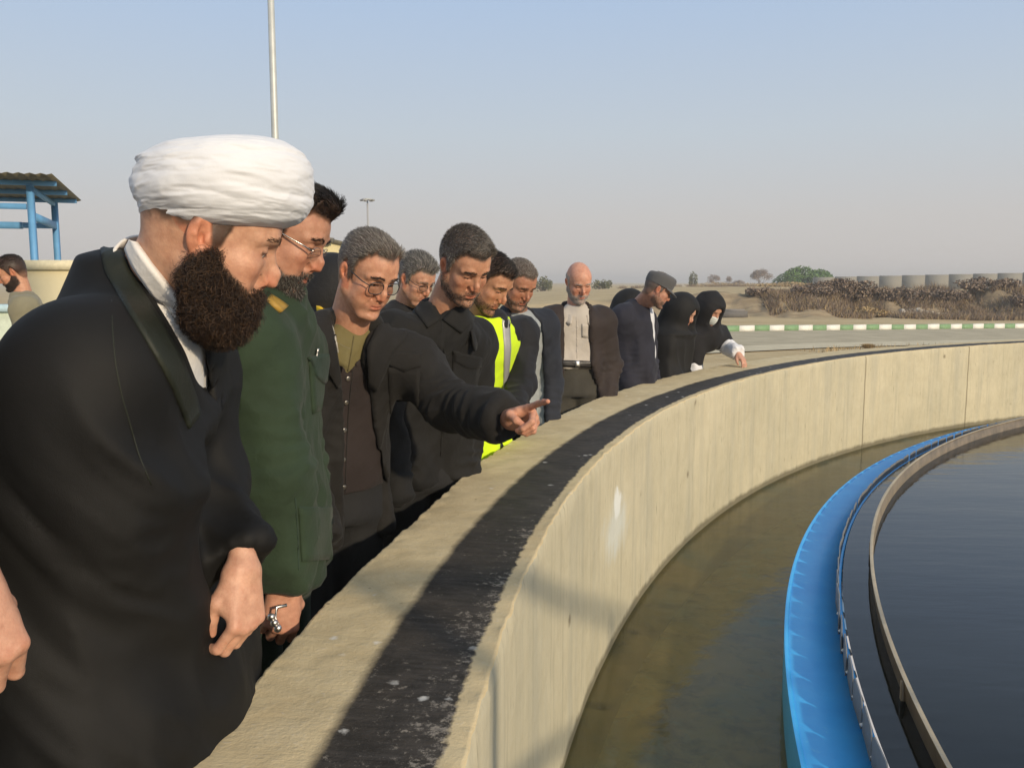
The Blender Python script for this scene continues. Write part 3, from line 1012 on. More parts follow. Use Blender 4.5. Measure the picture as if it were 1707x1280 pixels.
for (px, Y, h, w, lb_) in ((1262, 150, 3.9, 3.4, 'bare brown tree on the horizon just left of the green tree'),
                           (1198, 170, 3.2, 4.6, 'faint bare tree on the horizon above the masked woman'),
                           (1230, 165, 2.2, 3.0, 'low bare bush between two bare trees on the horizon')):
    x, y = at_px(px, Y); bare_tree((x, y, gz(x, y)), h, w, lb_, px)
for (px, Y, w, h, n, mt, lb_, sd_) in (
        (906, 95, 2.4, 2.0, 900, OLIVE, 'dusty olive bush on the horizon beside the bald man', 5),
        (1003, 95, 2.2, 1.5, 700, OLIVE, 'small dusty bush on the horizon right of the bald man', 6),
        (1153, 120, 1.3, 2.6, 700, OLIVE, 'narrow dark tuft of a tree on the horizon above the chador', 8),
        (1215, 130, 12.0, 1.25, 2500, DRYG, 'long low dry thicket on the horizon above the masked woman', 9),
        (1310, 100, 8.0, 1.0, 2200, DRYG, 'low dry thicket in front of the green tree', 10)):
    x, y = at_px(px, Y); bush('dry_shrub' if mt is DRYG else 'olive_bush', (x, y, gz(x, y) - 0.1), w, h, mt, n, 0.11, lb_, 'bush', 'bushes on the horizon', seed=sd_, dep=min(w, 2.5))

# brush on the bank
for k, (px, dY, w, h, mt, n, lb_) in enumerate((
        (1400, 1.0, 3.6, 1.35, DRYB, 5200, 'largest dark brown thorn bush on the bank below the far wall'),
        (1340, 0.6, 2.6, 0.75, DRYB, 2600, 'grey brown thorn bush at the left foot of the largest bush'),
        (1487, 1.5, 2.2, 0.95, DRYB, 2400, 'dark thorn bush on the bank right of the largest bush'),
        (1445, 0.1, 1.9, 0.6, DRYG, 2000, 'pale straw coloured tussock in front of the thorn bushes'),
        (1560, 1.9, 3.0, 0.7, DRYB, 2400, 'low brown bush midway along the bank crest'),
        (1640, 1.9, 3.4, 0.75, DRYB, 2600, 'low brown bush near the right end of the bank'),
        (1265, 0.6, 1.9, 0.45, DRYB, 1300, 'low grey bush on the ridge right of the masked woman'),
        (1700, 0.4, 1.9, 0.7, DRYB, 1600, 'grey bush at the foot of the bank by the right edge'))):
    Y = 42.2 + dY + (0.10 * max(0, (px - 853) / FPX * 43 - 16))
    x, y = at_px(px, Y)
    bush('thorn_bush', (x, y, gz(x, y) - 0.08), w, h, mt, n, 0.075, lb_, 'bush', 'brush on the bank', seed=30 + k, dep=1.6)


def grass_patch(name, n, fn, hmin, hmax, mat, seed):
    g = np.random.default_rng(seed)
    x, y = fn(g, n)
    z = ground_z(x, y)
    h = g.uniform(hmin, hmax, n); a = g.uniform(0, 6.28, n); w = 0.012 + 0.02 * h
    lx, ly = g.normal(size=n) * h * 0.5, g.normal(size=n) * h * 0.5
    b0 = np.stack([x - np.cos(a) * w, y - np.sin(a) * w, z - 0.03], 1); b1 = np.stack([x + np.cos(a) * w, y + np.sin(a) * w, z - 0.03], 1)
    t0 = np.stack([x + lx, y + ly, z + h], 1)
    V = np.stack([b0, b1, t0], 1).reshape(-1, 3)
    o = mesh_np(name, V, np.arange(3 * n).reshape(n, 3), mat, smooth=False)
    o['kind'] = 'stuff'
    tag(o, None, None)
    return o


def verge(g, n):
    x = g.uniform(1.0, 24, n); t = g.uniform(0, 1, n)
    s = g.uniform(-4, 22, n); w = 6.4 + 7.5 * g.uniform(0, 1, n) ** 1.1
    x, y = KA[0] + kd[0] * s + kn[0] * w, KA[1] + kd[1] * s + kn[1] * w
    keep = (np.hypot(x - TC[0], y - TC[1]) > 11.4) & (fbm(np.stack([x * 0.8, y * 0.8, x * 0], -1), 77, 3) > -0.12)
    x = np.where(keep, x, 8.0); y = np.where(keep, y, 19.5)
    return x, y


o = grass_patch('dry_verge_grass', 16000, verge, 0.03, 0.14, DRYG, 3); tag(o, 'dry straw coloured grass between the road and the tank wall', 'grass')


def bankgrass(g, n):
    x = g.uniform(12, 42, n)
    y = 41.2 + 0.10 * np.clip(x - 16, 0, 60) + g.uniform(-0.6, 3.6, n)
    k = fbm(np.stack([x * 0.9, y * 0.9, x * 0], -1), 15, 3)
    return x, y + np.where(k > -0.30, 0, 60)


o = grass_patch('bank_dry_grass', 42000, bankgrass, 0.10, 0.42, DRYB, 5); tag(o, 'dry brown grass and weeds covering the bank', 'grass')
o = grass_patch('pale_bank_grass', 22000, bankgrass, 0.08, 0.36, DRYG, 9); tag(o, 'pale straw grass tufts standing among the brown weeds of the bank', 'grass')

# rubble on the bank and a dark block near the masked woman
WHT = plain('pale_rubble', (0.55, 0.52, 0.45), 0.9)
rb = []
g_ = np.random.default_rng(12)
for i in range(70):
    px = g_.uniform(1500, 1570); Y = 42.6 + g_.uniform(0, 0.7)
    x, y = at_px(px, Y)
    v, f = box_np((x, y, gz(x, y) + 0.05), g_.uniform(0.06, 0.26, 3), g_.uniform(0, 3))
    v += g_.normal(size=v.shape) * 0.02
    rb.append((v, f))
v, f = join_np(rb)
o = mesh_np('rubble', v, f, WHT, smooth=False); tag(o, 'scatter of pale broken rubble at the foot of the bank', 'rubble', kind='stuff')
x, y = at_px(1218, 38.0)
e = empty('concrete_block', (x, y, gz(x, y)), 'dark grey block lying on the sand right of the masked woman', 'block')
v, f = box_np((0, 0, 0.13), (1.3, 0.5, 0.26), 0.1)
v += g_.normal(size=v.shape) * 0.02
mesh_np('slab', v, f, plain('grey_block', (0.13, 0.125, 0.12), 0.9), e, smooth=False)
v, f = box_np((0.1, 0, 0.31), (0.9, 0.4, 0.09), 0.05)
mesh_np('cap', v, f, plain('grey_block_top', (0.20, 0.19, 0.18), 0.9), e, smooth=False)

# far precast wall on the right
PAN = plain('grey_precast', (0.25, 0.24, 0.21), 0.9, 0, 0.02, 0.6, 0)
PANP = plain('grey_post', (0.235, 0.225, 0.20), 0.9, 0, 0.1, 3, 0)
xa, ya = at_px(1352, 92.0); xb, yb_ = at_px(1740, 84.0)
pw = empty('boundary_wall', (xa, ya, 0), 'long grey precast panel wall along the top of the far bank', 'wall')
n_p = 10
dirp = np.array([xb - xa, yb_ - ya]); Lp = np.linalg.norm(dirp); dirp /= Lp; wp = Lp / n_p
ang = math.atan2(dirp[1], dirp[0])
pm, qm = None, None
for i in range(n_p + 3):
    cx_, cy_ = dirp * wp * (i + 0.5)
    zb = 0.55 + 0.045 * i
    for r_ in range(1):
        if pm is None:
            v, f = box_np((0, 0, 0.96), (wp - 0.035, 0.10, 1.92)); pm = mesh_np('panel', v, f, PAN, pw, smooth=False); o = pm
        else: o = pm.copy(); COL.objects.link(o); o.parent = pw
        o.location = (cx_, cy_, zb + 0.48 * r_ - 0.48); o.rotation_euler = (0, 0, ang)
    if qm is None:
        v, f = box_np((0, 0, 0.9), (0.10, 0.09, 1.90)); qm = mesh_np('post', v, f, PANP, pw, smooth=False); o = qm
    else: o = qm.copy(); COL.objects.link(o); o.parent = pw
    cx_, cy_ = dirp * wp * i
    o.location = (cx_, cy_, zb - 0.45); o.rotation_euler = (0, 0, ang)

# ------------------------------------------------------------------ poles, shed, far buildings on the left
GALV = plain('galvanised_steel', (0.50, 0.52, 0.50), 0.5, 0.3, 0.1, 6)
b_ = U(466, 470, 11.0)
e = empty('lamp_pole', (b_[0], b_[1], 0), 'tall plain grey steel pole rising behind the white turban', 'pole')
v, f = tube_np([[0, 0, 0], [0, 0, 0.3], [0, 0, 3.0], [0, 0, 7.5]], [0.055, 0.05, 0.045, 0.036], 12)
mesh_np('shaft', v, f, GALV, e)
v, f = join_np([box_np((0, 0, 0.012), (0.24, 0.24, 0.024))] + [tube_np([[sx * .09, sy * .09, 0.0], [sx * .09, sy * .09, 0.06]], 0.012, 6) for sx in (-1, 1) for sy in (-1, 1)])
mesh_np('base_plate', v, f, GALV, e, smooth=False)

b_ = U(615, 470, 70.0)
e = empty('mast_light', (b_[0], b_[1], 0), 'distant high mast floodlight with a flat ring of lamps on top', 'floodlight mast')
v, f = tube_np([[0, 0, 0], [0, 0, 8.0]], [0.11, 0.06], 8); mesh_np('mast', v, f, plain('hazy_grey', (0.33, 0.33, 0.33), 0.7), e)
v, f = tube_np([[0.42 * math.cos(k * math.pi / 6), 0.42 * math.sin(k * math.pi / 6), 7.97] for k in range(13)], 0.05, 6)
mesh_np('ring', v, f, GALV, e)
lm = None
for k in range(6):
    if lm is None:
        v, f = box_np((0.47, 0, 7.9), (0.22, 0.2, 0.12)); lm = mesh_np('lamp', v, f, plain('lamp_case', (0.25, 0.25, 0.25), 0.5), e, smooth=False); o = lm
    else: o = lm.copy(); COL.objects.link(o); o.parent = e
    o.rotation_euler = (0, 0, k * math.pi / 3)

SHB = plain('pale_blue_paint', (0.12, 0.33, 0.60), 0.55, 0, 0.1, 5)
ROOFM = plain('rusty_sheet', (0.16, 0.145, 0.10), 0.6, 0.2, 0.3, 3)
p1, p2 = U(60, 470, 12.8), U(98.5, 470, 14.6)
sh = empty('shelter', (p1[0], p1[1], 0), 'open shelter with pale blue steel posts under a rusty corrugated roof', 'shelter')
bd = (p2 - p1)[:2]; bd /= np.linalg.norm(bd)
ld = np.array([-bd[1], bd[0]])
if ld[0] > 0: ld = -ld
L2 = np.linalg.norm((p2 - p1)[:2])
a3 = lambda s, t, z: np.array([bd[0] * s + ld[0] * t, bd[1] * s + ld[1] * t, z])


def bar(a, b, w, h):
    a, b = np.array(a), np.array(b); d = b - a; L = np.linalg.norm(d); d /= L
    s = np.cross(d, [0, 0, 1.0]) if abs(d[2]) < 0.95 else np.array([1.0, 0, 0]); s /= np.linalg.norm(s); u = np.cross(s, d)
    V = np.array([p + sx * s * w / 2 + sy * u * h / 2 for p in (a, b) for sx, sy in ((-1, -1), (1, -1), (1, 1), (-1, 1))])
    return V, np.array([[3, 2, 1, 0], [4, 5, 6, 7], [0, 1, 5, 4], [1, 2, 6, 5], [2, 3, 7, 6], [3, 0, 4, 7]])


for (s, t, zt) in ((0, 0, 2.88), (L2, 0, 2.80), (0, 4.0, 2.88), (L2, 4.0, 2.80)):
    v, f = bar(a3(s, t, 0), a3(s, t, zt), 0.078, 0.078); mesh_np('post', v, f, SHB, sh, smooth=False)
for (q0, q1, w, h) in (((0, 0.06, 2.58), (0, 3.94, 2.58), 0.05, 0.08), ((L2, 0.06, 2.42), (L2, 3.94, 2.42), 0.05, 0.09),
                       ((0.06, 0, 2.45), (L2 - 0.06, 0, 2.42), 0.05, 0.11), ((0.06, 0, 2.84), (L2 - 0.06, 0, 2.77), 0.05, 0.07), ((0.9, 0.3, 2.36), (0.9, 3.9, 2.36), 0.10, 0.10)):
    v, f = bar(a3(*q0), a3(*q1), w, h); mesh_np('beam', v, f, SHB, sh, smooth=False)
# hoist on the inner beam
v, f = join_np([bar(a3(0.9, 0.75, 2.31), a3(0.9, 1.15, 2.31), 0.10, 0.08), tube_np([a3(0.9, 0.93, 2.30), a3(0.9, 0.93, 2.10)], [0.05, 0.07], 8), tube_np([a3(0.9, 0.95, 2.1), a3(0.9, 0.98, 1.98), a3(0.9, 0.92, 1.95)], 0.015, 6)])
mesh_np('hoist', v, f, plain('hoist_grey', (0.30, 0.29, 0.27), 0.6), sh)
# corrugated roof: sheet rising towards the near side
u0, u1 = -0.55, L2 + 0.2
sg = np.linspace(0, 1, 3); tg = np.linspace(-0.38, 4.4, 140)
S_, T_ = np.meshgrid(u0 + (u1 - u0) * sg, tg, indexing='ij')
Zr = 2.96 - 0.10 * (S_ / L2) + 0.010 * np.sin(T_ * 2 * math.pi / 0.14)
P = np.stack([bd[0] * S_ + ld[0] * T_, bd[1] * S_ + ld[1] * T_, Zr], -1)
v, f = solid_np(P, np.broadcast_to(np.array([0, 0, 1.0]), P.shape), 0.004)
mesh_np('roof', v, f, ROOFM, sh)
for s in (0.05, L2 * 0.5, L2 - 0.05):
    v, f = bar(a3(s, -0.34, 2.925 - 0.10 * s / L2), a3(s, 4.3, 2.925 - 0.10 * s / L2), 0.05, 0.07); mesh_np('purlin', v, f, SHB, sh, smooth=False)

CREAM = plain('cream_plaster', (0.60, 0.53, 0.34), 0.85, 0, 0.08, 2)
c0 = U(150, 470, 11.0)
e = empty('plaster_hut', (c0[0], c0[1], 0), 'low cream plastered block with a flat coping behind the black cloak', 'hut')
v, f = box_np((0, 0, 0.82), (0.75, 1.6, 1.64)); mesh_np('wall', v, f, CREAM, e, smooth=False)
v, f = box_np((0, 0, 1.695), (0.83, 1.68, 0.11)); mesh_np('coping', v, f, plain('pale_coping', (0.66, 0.60, 0.42), 0.85), e, smooth=False)
v, f = box_np((0.0, -0.806, 0.7), (0.4, 0.012, 1.0)); mesh_np('hatch', v, f, plain('hatch_grey', (0.35, 0.36, 0.34), 0.6), e, smooth=False)
q0, q1 = U(20, 456, 11.6), U(86, 455, 11.6)
e = empty('pipe_run', (q0[0], q0[1], 0), 'pale horizontal pipe on stub legs beside the blue shelter post', 'pipe')
dq = q1 - q0
v, f = tube_np([[-1.2, 0, q0[2]], [dq[0], dq[1], q0[2]]], 0.065, 12); mesh_np('pipe', v, f, plain('pale_pipe', (0.62, 0.62, 0.56), 0.5), e)
for t in (-0.8, 0.1):
    v, f = bar([t, 0, 0], [t, 0, q0[2] - 0.06], 0.06, 0.06); mesh_np('leg', v, f, GALV, e, smooth=False)
q0 = U(12, 505, 9.0)
e = empty('low_wall', (q0[0] - 0.9, q0[1], 0), 'pale green low plastered wall behind the bearded man at the left edge', 'wall')
v, f = box_np((0, 0, 0.6), (3.2, 0.25, 1.2)); mesh_np('wall', v, f, plain('pale_green_plaster', (0.50, 0.56, 0.46), 0.8), e, smooth=False)
v, f = box_np((0, 0, 1.235), (3.3, 0.33, 0.07)); mesh_np('coping', v, f, plain('light_blue_coping', (0.40, 0.55, 0.62), 0.7), e, smooth=False)

c0 = U(552, 470, 20.0)
e = empty('cream_building', (c0[0], c0[1], 0), 'cream building with a dark roof edge behind the two men with glasses', 'building')
v, f = box_np((-1.2, 0, 1.15), (3.2, 4.0, 2.3)); mesh_np('wall', v, f, plain('yellow_cream_plaster', (0.62, 0.54, 0.30), 0.85), e, smooth=False)
v, f = bar([-2.9, -2.1, 2.52], [0.5, -2.1, 2.34], 0.2, 0.09); mesh_np('roof_edge', v, f, plain('dark_eaves', (0.14, 0.13, 0.11), 0.7), e, smooth=False)
v, f = box_np((-1.2, 0.1, 2.34), (3.3, 4.0, 0.07)); mesh_np('roof', v, f, ROOFM, e, smooth=False)

# the handrail of the tank's footbridge, just outside the view; its shadow falls across the wall
RAILM = plain('grey_rail_paint', (0.30, 0.33, 0.36), 0.5, 0.2)
fb = empty('footbridge_rail', (1.09, -0.06, 0), 'grey tube handrail of the footbridge beside the camera', 'handrail')
def rl(nm, a, b, r=0.022):
    v, f = tube_np([np.array(a) - [1.09, -0.06, 0], np.array(b) - [1.09, -0.06, 0]], r, 8); mesh_np(nm, v, f, RAILM, fb)
rl('top_rail', (1.06, -0.06, 1.72), (7.0, -0.06, 1.72), 0.028)
rl('mid_rail', (1.11, -0.06, 1.25), (7.0, -0.06, 1.25), 0.024)
for k in range(4): rl('post', (1.09 + 1.95 * k, -0.06, 0.05), (1.09 + 1.95 * k, -0.06, 1.70), 0.024)
# ------------------------------------------------------------------ people: heads, hands, bodies, clothes
SKIN = skin_mat()
EYEM, nt_, p_ = newmat('eye')
a_ = nd(nt_, 'ShaderNodeVertexColor', layer_name='Col').outputs[0]; lk(nt_, a_, p_.inputs['Base Color']); p_.inputs['Roughness'].default_value = 0.15


def rotm(az, pitch, roll=0.0):
    a, b, c = R(az), R(pitch), R(roll)
    Rz = np.array([[math.cos(a), -math.sin(a), 0], [math.sin(a), math.cos(a), 0], [0, 0, 1]])
    Ry = np.array([[math.cos(b), 0, math.sin(b)], [0, 1, 0], [-math.sin(b), 0, math.cos(b)]])
    Rx = np.array([[1, 0, 0], [0, math.cos(c), -math.sin(c)], [0, math.sin(c), math.cos(c)]])
    return Rz @ Ry @ Rx


def eyes_c(h): return [np.array([0.0735, s * 0.032, 0.010]) for s in (1, -1)]


def hairline(P, h):
    """signed: > 0 where scalp hair grows (head-local metres)"""
    x, z = P[:, 0], P[:, 2]
    rec = h.get('recede', 0.0)
    y = np.abs(P[:, 1])
    front = 0.078 + rec - 0.02 * np.exp(-(y / 0.022) ** 2) * h.get('peak', 0.3) + 0.35 * np.clip(y - 0.03, 0, 1) * rec * 3
    line = np.interp(x, [-0.12, -0.062, -0.045, -0.03, -0.016, -0.004, 0.010, 0.020, 0.034, 0.052, 0.075, 0.12],
                     [-0.075, -0.070, -0.045, 0.01, 0.034, 0.030, -0.022, -0.010, 0.045 + rec * 0.6, 0.060 + rec, 0.0, 0.0])
    line = np.where(x > 0.060, front, line)
    line = np.where((x > 0.045) & (x <= 0.060), line + (front - line) * (x - 0.045) / 0.015, line)
    hl = z - line
    if 'nape' in h: hl = np.where(x < -0.02, np.minimum(hl, z - h['nape']), hl)
    if h.get('bald'): hl = np.minimum(hl, np.minimum(0.050 - z, 0.020 - x) + 0.004)
    return hl


def beard_mask(P, h):
    x, y, z = P[:, 0], np.abs(P[:, 1]), P[:, 2]
    cheek = h.get('cheek', 0.0)
    line = np.interp(x, [-0.02, 0.008, 0.03, 0.06, 0.085], [-0.03, -0.012, -0.040 + cheek, -0.056 + cheek, -0.058])
    lo = np.interp(x, [-0.05, 0.0, 0.05, 0.1], [-0.085, -0.10, -0.125, -0.14])
    m = sstep(-0.004, 0.006, line - z) * sstep(-0.008, 0.004, z - lo) * sstep(-0.030, -0.012, x)
    lips = np.exp(-(((z + 0.0675) / 0.0095) ** 2 + (y / 0.024) ** 2) ** 2) * (x > 0.06)
    mous = np.exp(-(((z + 0.0525) / 0.0062) ** 2 + (y / 0.030) ** 4)) * (x > 0.06)
    return np.clip(np.maximum(m, mous) * (1 - lips), 0, 1), mous * (1 - lips)


def make_head(h, neckL, vox):
    """head and neck as one surface in head-local coordinates (x forward, y left, z up)"""
    w = h.get('w', 1.0); jaw = h.get('jaw', 1.0); fat = h.get('fat', 0.0)
    lo = np.minimum([-0.135, -0.115, -0.15], np.array(neckL) - 0.11)
    hi = np.maximum([0.145, 0.115, 0.145], np.array(neckL) + [0.11, 0.11, 0.06])
    g = Grid(lo, hi, vox)
    g.ell((-0.012, 0, 0.044), (0.100, 0.077 * w, 0.088), 0.02)
    g.ell((-0.030, 0, 0.020), (0.076, 0.073 * w, 0.070), 0.02)
    g.ell((0.034, 0, 0.045), (0.062, 0.062 * w, 0.062), 0.03)           # forehead
    g.ell((0.024, 0, -0.030), (0.064, 0.058 * w, 0.080), 0.03)          # face mass
    for s in (1, -1):
        g.cone((-0.002, s * 0.056 * w, -0.050), (0.062, s * 0.024 * jaw, -0.105), 0.017 + fat * 0.4, 0.014 + fat * 0.3, 0.025)
        g.cone((-0.004, s * 0.060 * w, 0.0), (-0.002, s * 0.056 * w, -0.05), 0.014, 0.016, 0.025)
        g.ell((0.056, s * 0.044 * w, -0.020), (0.026, 0.020, 0.018), 0.022)        # cheekbone
        g.ell((0.045, s * 0.040 * w, -0.055), (0.030, 0.018 + fat, 0.030), 0.025)   # cheek
    g.ell((0.079, 0, -0.105), (0.019, 0.021 * jaw, 0.017), 0.020)                 # chin
    g.ell((0.070, 0, -0.068), (0.022, 0.030, 0.026), 0.02)                         # muzzle
    for s in (1, -1):
        g.chain([(0.088, s * 0.010, 0.029), (0.086, s * 0.028, 0.034), (0.070, s * 0.050, 0.028)], [0.0085, 0.010, 0.008], 0.014)   # brow
        g.ell((0.100, s * 0.033, 0.010), (0.019, 0.0175, 0.0125), 0.014, 's')         # orbit
        g.ell((0.0735, s * 0.032, 0.010), (0.0150, 0.0160, 0.0145), 0.005)          # lids
        g.ell((0.070, s * 0.030, -0.006), (0.016, 0.016, 0.006), 0.010)             # lower lid pad
    nl = h.get('nose', 1.0)
    g.ell((0.076, 0, -0.030), (0.022, 0.024, 0.032), 0.018)
    g.cone((0.078, 0, 0.022), (0.090, 0, -0.030), 0.010, 0.0135, 0.012)
    g.chain([(0.084, 0, 0.026), (0.094, 0, 0.006), (0.081 + 0.027 * nl, 0, -0.015), (0.080 + 0.0290 * nl, 0, -0.030)], [0.0072, 0.0072, 0.0075, 0.0086], 0.010)
    for s in (1, -1):
        g.ell((0.0925, s * 0.0125, -0.0340), (0.0115, 0.0066, 0.0080), 0.006)
        g.ell((0.087, s * 0.0225, -0.0345), (0.010, 0.0035, 0.010), 0.004, 's')
    g.cone((0.090, 0, -0.040), (0.086, 0, -0.050), 0.006, 0.007, 0.008)
    for s in (1, -1):
        g.ell((0.098, s * 0.0075, -0.0435), (0.0070, 0.0042, 0.0042), 0.003, 's')
    # lips
    g.chain([(0.072, 0.027, -0.0655), (0.0870, 0.012, -0.0620), (0.0905, 0.004, -0.0605), (0.0900, 0, -0.0615), (0.0905, -0.004, -0.0605), (0.0870, -0.012, -0.0620), (0.072, -0.027, -0.0655)], [0.0030, 0.0046, 0.0052, 0.0046, 0.0052, 0.0046, 0.0030], 0.005)
    g.chain([(0.072, 0.025, -0.0685), (0.0865, 0.010, -0.0735), (0.0880, 0, -0.0745), (0.0865, -0.010, -0.0735), (0.072, -0.025, -0.0685)], [0.0030, 0.0056, 0.0064, 0.0056, 0.0030], 0.005)
    g.chain([(0.0775, 0.027, -0.0658), (0.0945, 0.010, -0.0675), (0.0960, 0, -0.0682), (0.0945, -0.010, -0.0675), (0.0775, -0.027, -0.0658)], [0.0016] * 5, 0.0025, 's')
    for s in (1, -1):
        g.cone((0.0955, s * 0.0190, -0.036), (0.0850, s * 0.033, -0.058), 0.0020, 0.0015, 0.010, 's')      # fold from nose to mouth
    g.ell((0.094, 0, -0.0870), (0.010, 0.020, 0.0055), 0.012, 's')                   # groove above the chin
    # eye slits looking down
    op = h.get('open', 0.0034)
    for s in (1, -1):
        g.ell((0.0885, s * 0.032, 0.0040), (0.010, 0.0125, op), 0.0022, 's')
    # ears
    for s in (1, -1):
        er = rotm(-s * 20, -12, -s * 10)
        c = np.array([-0.014, s * 0.080 * w, 0.001])
        g.ell(c, (0.0185, 0.0080, 0.032), 0.006, 'u', er)
        E = lambda x_, y_, z_: c + er @ np.array([x_, s * y_, z_])
        g.ell(E(0.001, 0.010, 0.002), (0.0135, 0.0080, 0.0235), 0.003, 's', er)          # hollow inside the rim
        g.chain([E(-0.004, 0.004, 0.018), E(-0.0075, 0.0045, 0.002), E(-0.003, 0.0045, -0.012)], [0.0032, 0.0036, 0.0034], 0.004)   # inner fold
        g.ell(E(0.0045, 0.006, -0.004), (0.0065, 0.0080, 0.0095), 0.003, 's', er)       # concha
        g.ell(E(0.0125, 0.003, -0.004), (0.0050, 0.0050, 0.0075), 0.004)                # tragus
        g.ell(E(0.004, 0.001, -0.029), (0.0085, 0.0058, 0.0095), 0.006)                 # lobe
    # neck
    nk = np.array(neckL, float)
    g.cone((-0.022, 0, -0.035), nk, 0.052 * w + fat * 0.5, 0.058 + fat * 0.5, 0.03)
    g.cone((0.012, 0, -0.080), nk + [0.012, 0, 0], 0.032 + fat, 0.045, 0.025)
    g.cone((-0.050, 0, -0.030), nk + [-0.02, 0, 0], 0.040, 0.052, 0.03)
    return g.mesh(1)


def head_colors(V, N, h):
    tone = np.array(h.get('tone', (0.46, 0.245, 0.155)))
    C = np.tile(tone, (len(V), 1))
    red = np.array([1.04, 0.74, 0.66])
    x, y, z = V[:, 0], np.abs(V[:, 1]), V[:, 2]
    def blend(C, m, col): return C + (np.asarray(col) - C) * np.clip(m, 0, 1)[:, None]
    m = np.exp(-((x - 0.108) / 0.02) ** 2 - ((z + 0.035) / 0.022) ** 2) * 0.8          # nose
    m = np.maximum(m, 0.55 * np.exp(-((y - 0.044) / 0.022) ** 2 - ((z + 0.028) / 0.022) ** 2) * (x > 0.02))
    m = np.maximum(m, 0.8 * ((y > 0.072) & (x < 0.02) & (z < 0.04) & (z > -0.045)))       # ears
    C = blend(C, m, tone * red)
    C = C * (1 + 0.10 * fbm(V * 40, 5, 3))[:, None]
    C = blend(C, 0.55 * np.exp(-((z - 0.004) / 0.010) ** 2 - ((y - 0.030) / 0.016) ** 2) * (x > 0.05), tone * [0.72, 0.60, 0.60])   # lids
    lipm = np.exp(-(((z + 0.0675) / 0.0105) ** 2 + (y / 0.026) ** 2) ** 2) * (x > 0.078)
    C = blend(C, 0.85 * lipm, h.get('lip', tuple(tone * [0.92, 0.58, 0.60])))
    # brow pigment under the strands, lash line
    bz = np.interp(y, [0.008, 0.028, 0.050], [0.030, 0.0375, 0.030])
    bm = np.exp(-((z - bz) / 0.0042) ** 2) * sstep(0.006, 0.013, y) * (1 - sstep(0.046, 0.054, y)) * (x > 0.045)
    hc = np.array(h.get('browc', h.get('hairc', (0.03, 0.022, 0.018))))
    C = blend(C, 0.45 * bm, hc * 1.2)
    lash = np.exp(-((z - 0.0078) / 0.0032) ** 2) * (np.abs(y - 0.032) < 0.0145) * (x > 0.07)
    C = blend(C, 0.85 * lash, (0.03, 0.02, 0.018))
    b, mo = beard_mask(V, h)
    st = h.get('stubble', 0.0)
    if st: C = blend(C, b * st, np.array(h.get('beardc', (0.06, 0.048, 0.042))) * 1.1)
    if h.get('hair', True):
        hl = hairline(V, h)
        C = blend(C, sstep(-0.010, 0.014, hl + 0.006 * fbm(V * 90, 8, 2)) * (0.93 - 0.35 * (1 - sstep(-0.05, 0.0, z)) * (x < 0)), np.array(h.get('hairc', (0.03, 0.024, 0.02))) * 0.8)
    return np.clip(C, 0.004, 0.9)


def hair_curves(name, roots, dirs, L, rad, mat, parent, base, n=5, curl=0.0, seed=1, droop=0.0, jit=0.25):
    g = np.random.default_rng(seed)
    m = len(roots)
    L = np.broadcast_to(L, (m,)) * g.uniform(0.7, 1.2, m)
    d = dirs + g.normal(size=(m, 3)) * jit
    d /= np.linalg.norm(d, axis=1, keepdims=True)
    t = np.linspace(0, 1, n)
    P = roots[:, None, :] + d[:, None, :] * (t[None, :, None] * L[:, None, None])
    P[..., 2] -= droop * (t ** 2)[None] * L[:, None]
    if curl:
        a = np.cross(d, g.normal(size=(m, 3))); a /= np.linalg.norm(a, axis=1, keepdims=True) + 1e-9
        b = np.cross(d, a)
        ph = g.uniform(0, 6.28, m)[:, None] + t[None] * g.uniform(5, 11, m)[:, None]
        P += curl * (t[None, :, None]) ** 0.6 * (a[:, None] * np.cos(ph)[..., None] + b[:, None] * np.sin(ph)[..., None])
    cu = bpy.data.hair_curves.new(name)
    cu.add_curves([n] * m)
    cu.attributes['position'].data.foreach_set('vector', (P - base).astype(np.float32).ravel())
    at = cu.attributes.get('radius') or cu.attributes.new('radius', 'FLOAT', 'POINT')
    rr = np.broadcast_to(rad * (1 - 0.55 * t)[None], (m, n)).astype(np.float32)
    at.data.foreach_set('value', np.ascontiguousarray(rr).ravel())
    cu.materials.append(mat)
    o = bpy.data.objects.new(name, cu); COL.objects.link(o); o.parent = parent
    return o


def sample_on(V, Q, N, mask, n, seed=1):
    """n random points on quads, weighted by area and by the vertex mask"""
    g = np.random.default_rng(seed)
    fm = mask[Q].mean(1)
    sel = np.nonzero(fm > 0.35)[0]
    if len(sel) == 0: return np.zeros((0, 3)), np.zeros((0, 3))
    q = Q[sel]
    area = np.linalg.norm(np.cross(V[q[:, 2]] - V[q[:, 0]], V[q[:, 3]] - V[q[:, 1]]), axis=1) * fm[sel]
    k = g.choice(len(q), n, p=area / area.sum())
    u, v = g.uniform(size=(2, n, 1))
    c = q[k]
    ip = lambda A: (A[c[:, 0]] * (1 - u) + A[c[:, 1]] * u) * (1 - v) + (A[c[:, 3]] * (1 - u) + A[c[:, 2]] * u) * v
    nn = ip(N)
    return ip(V), nn / (np.linalg.norm(nn, axis=1, keepdims=True) + 1e-9)


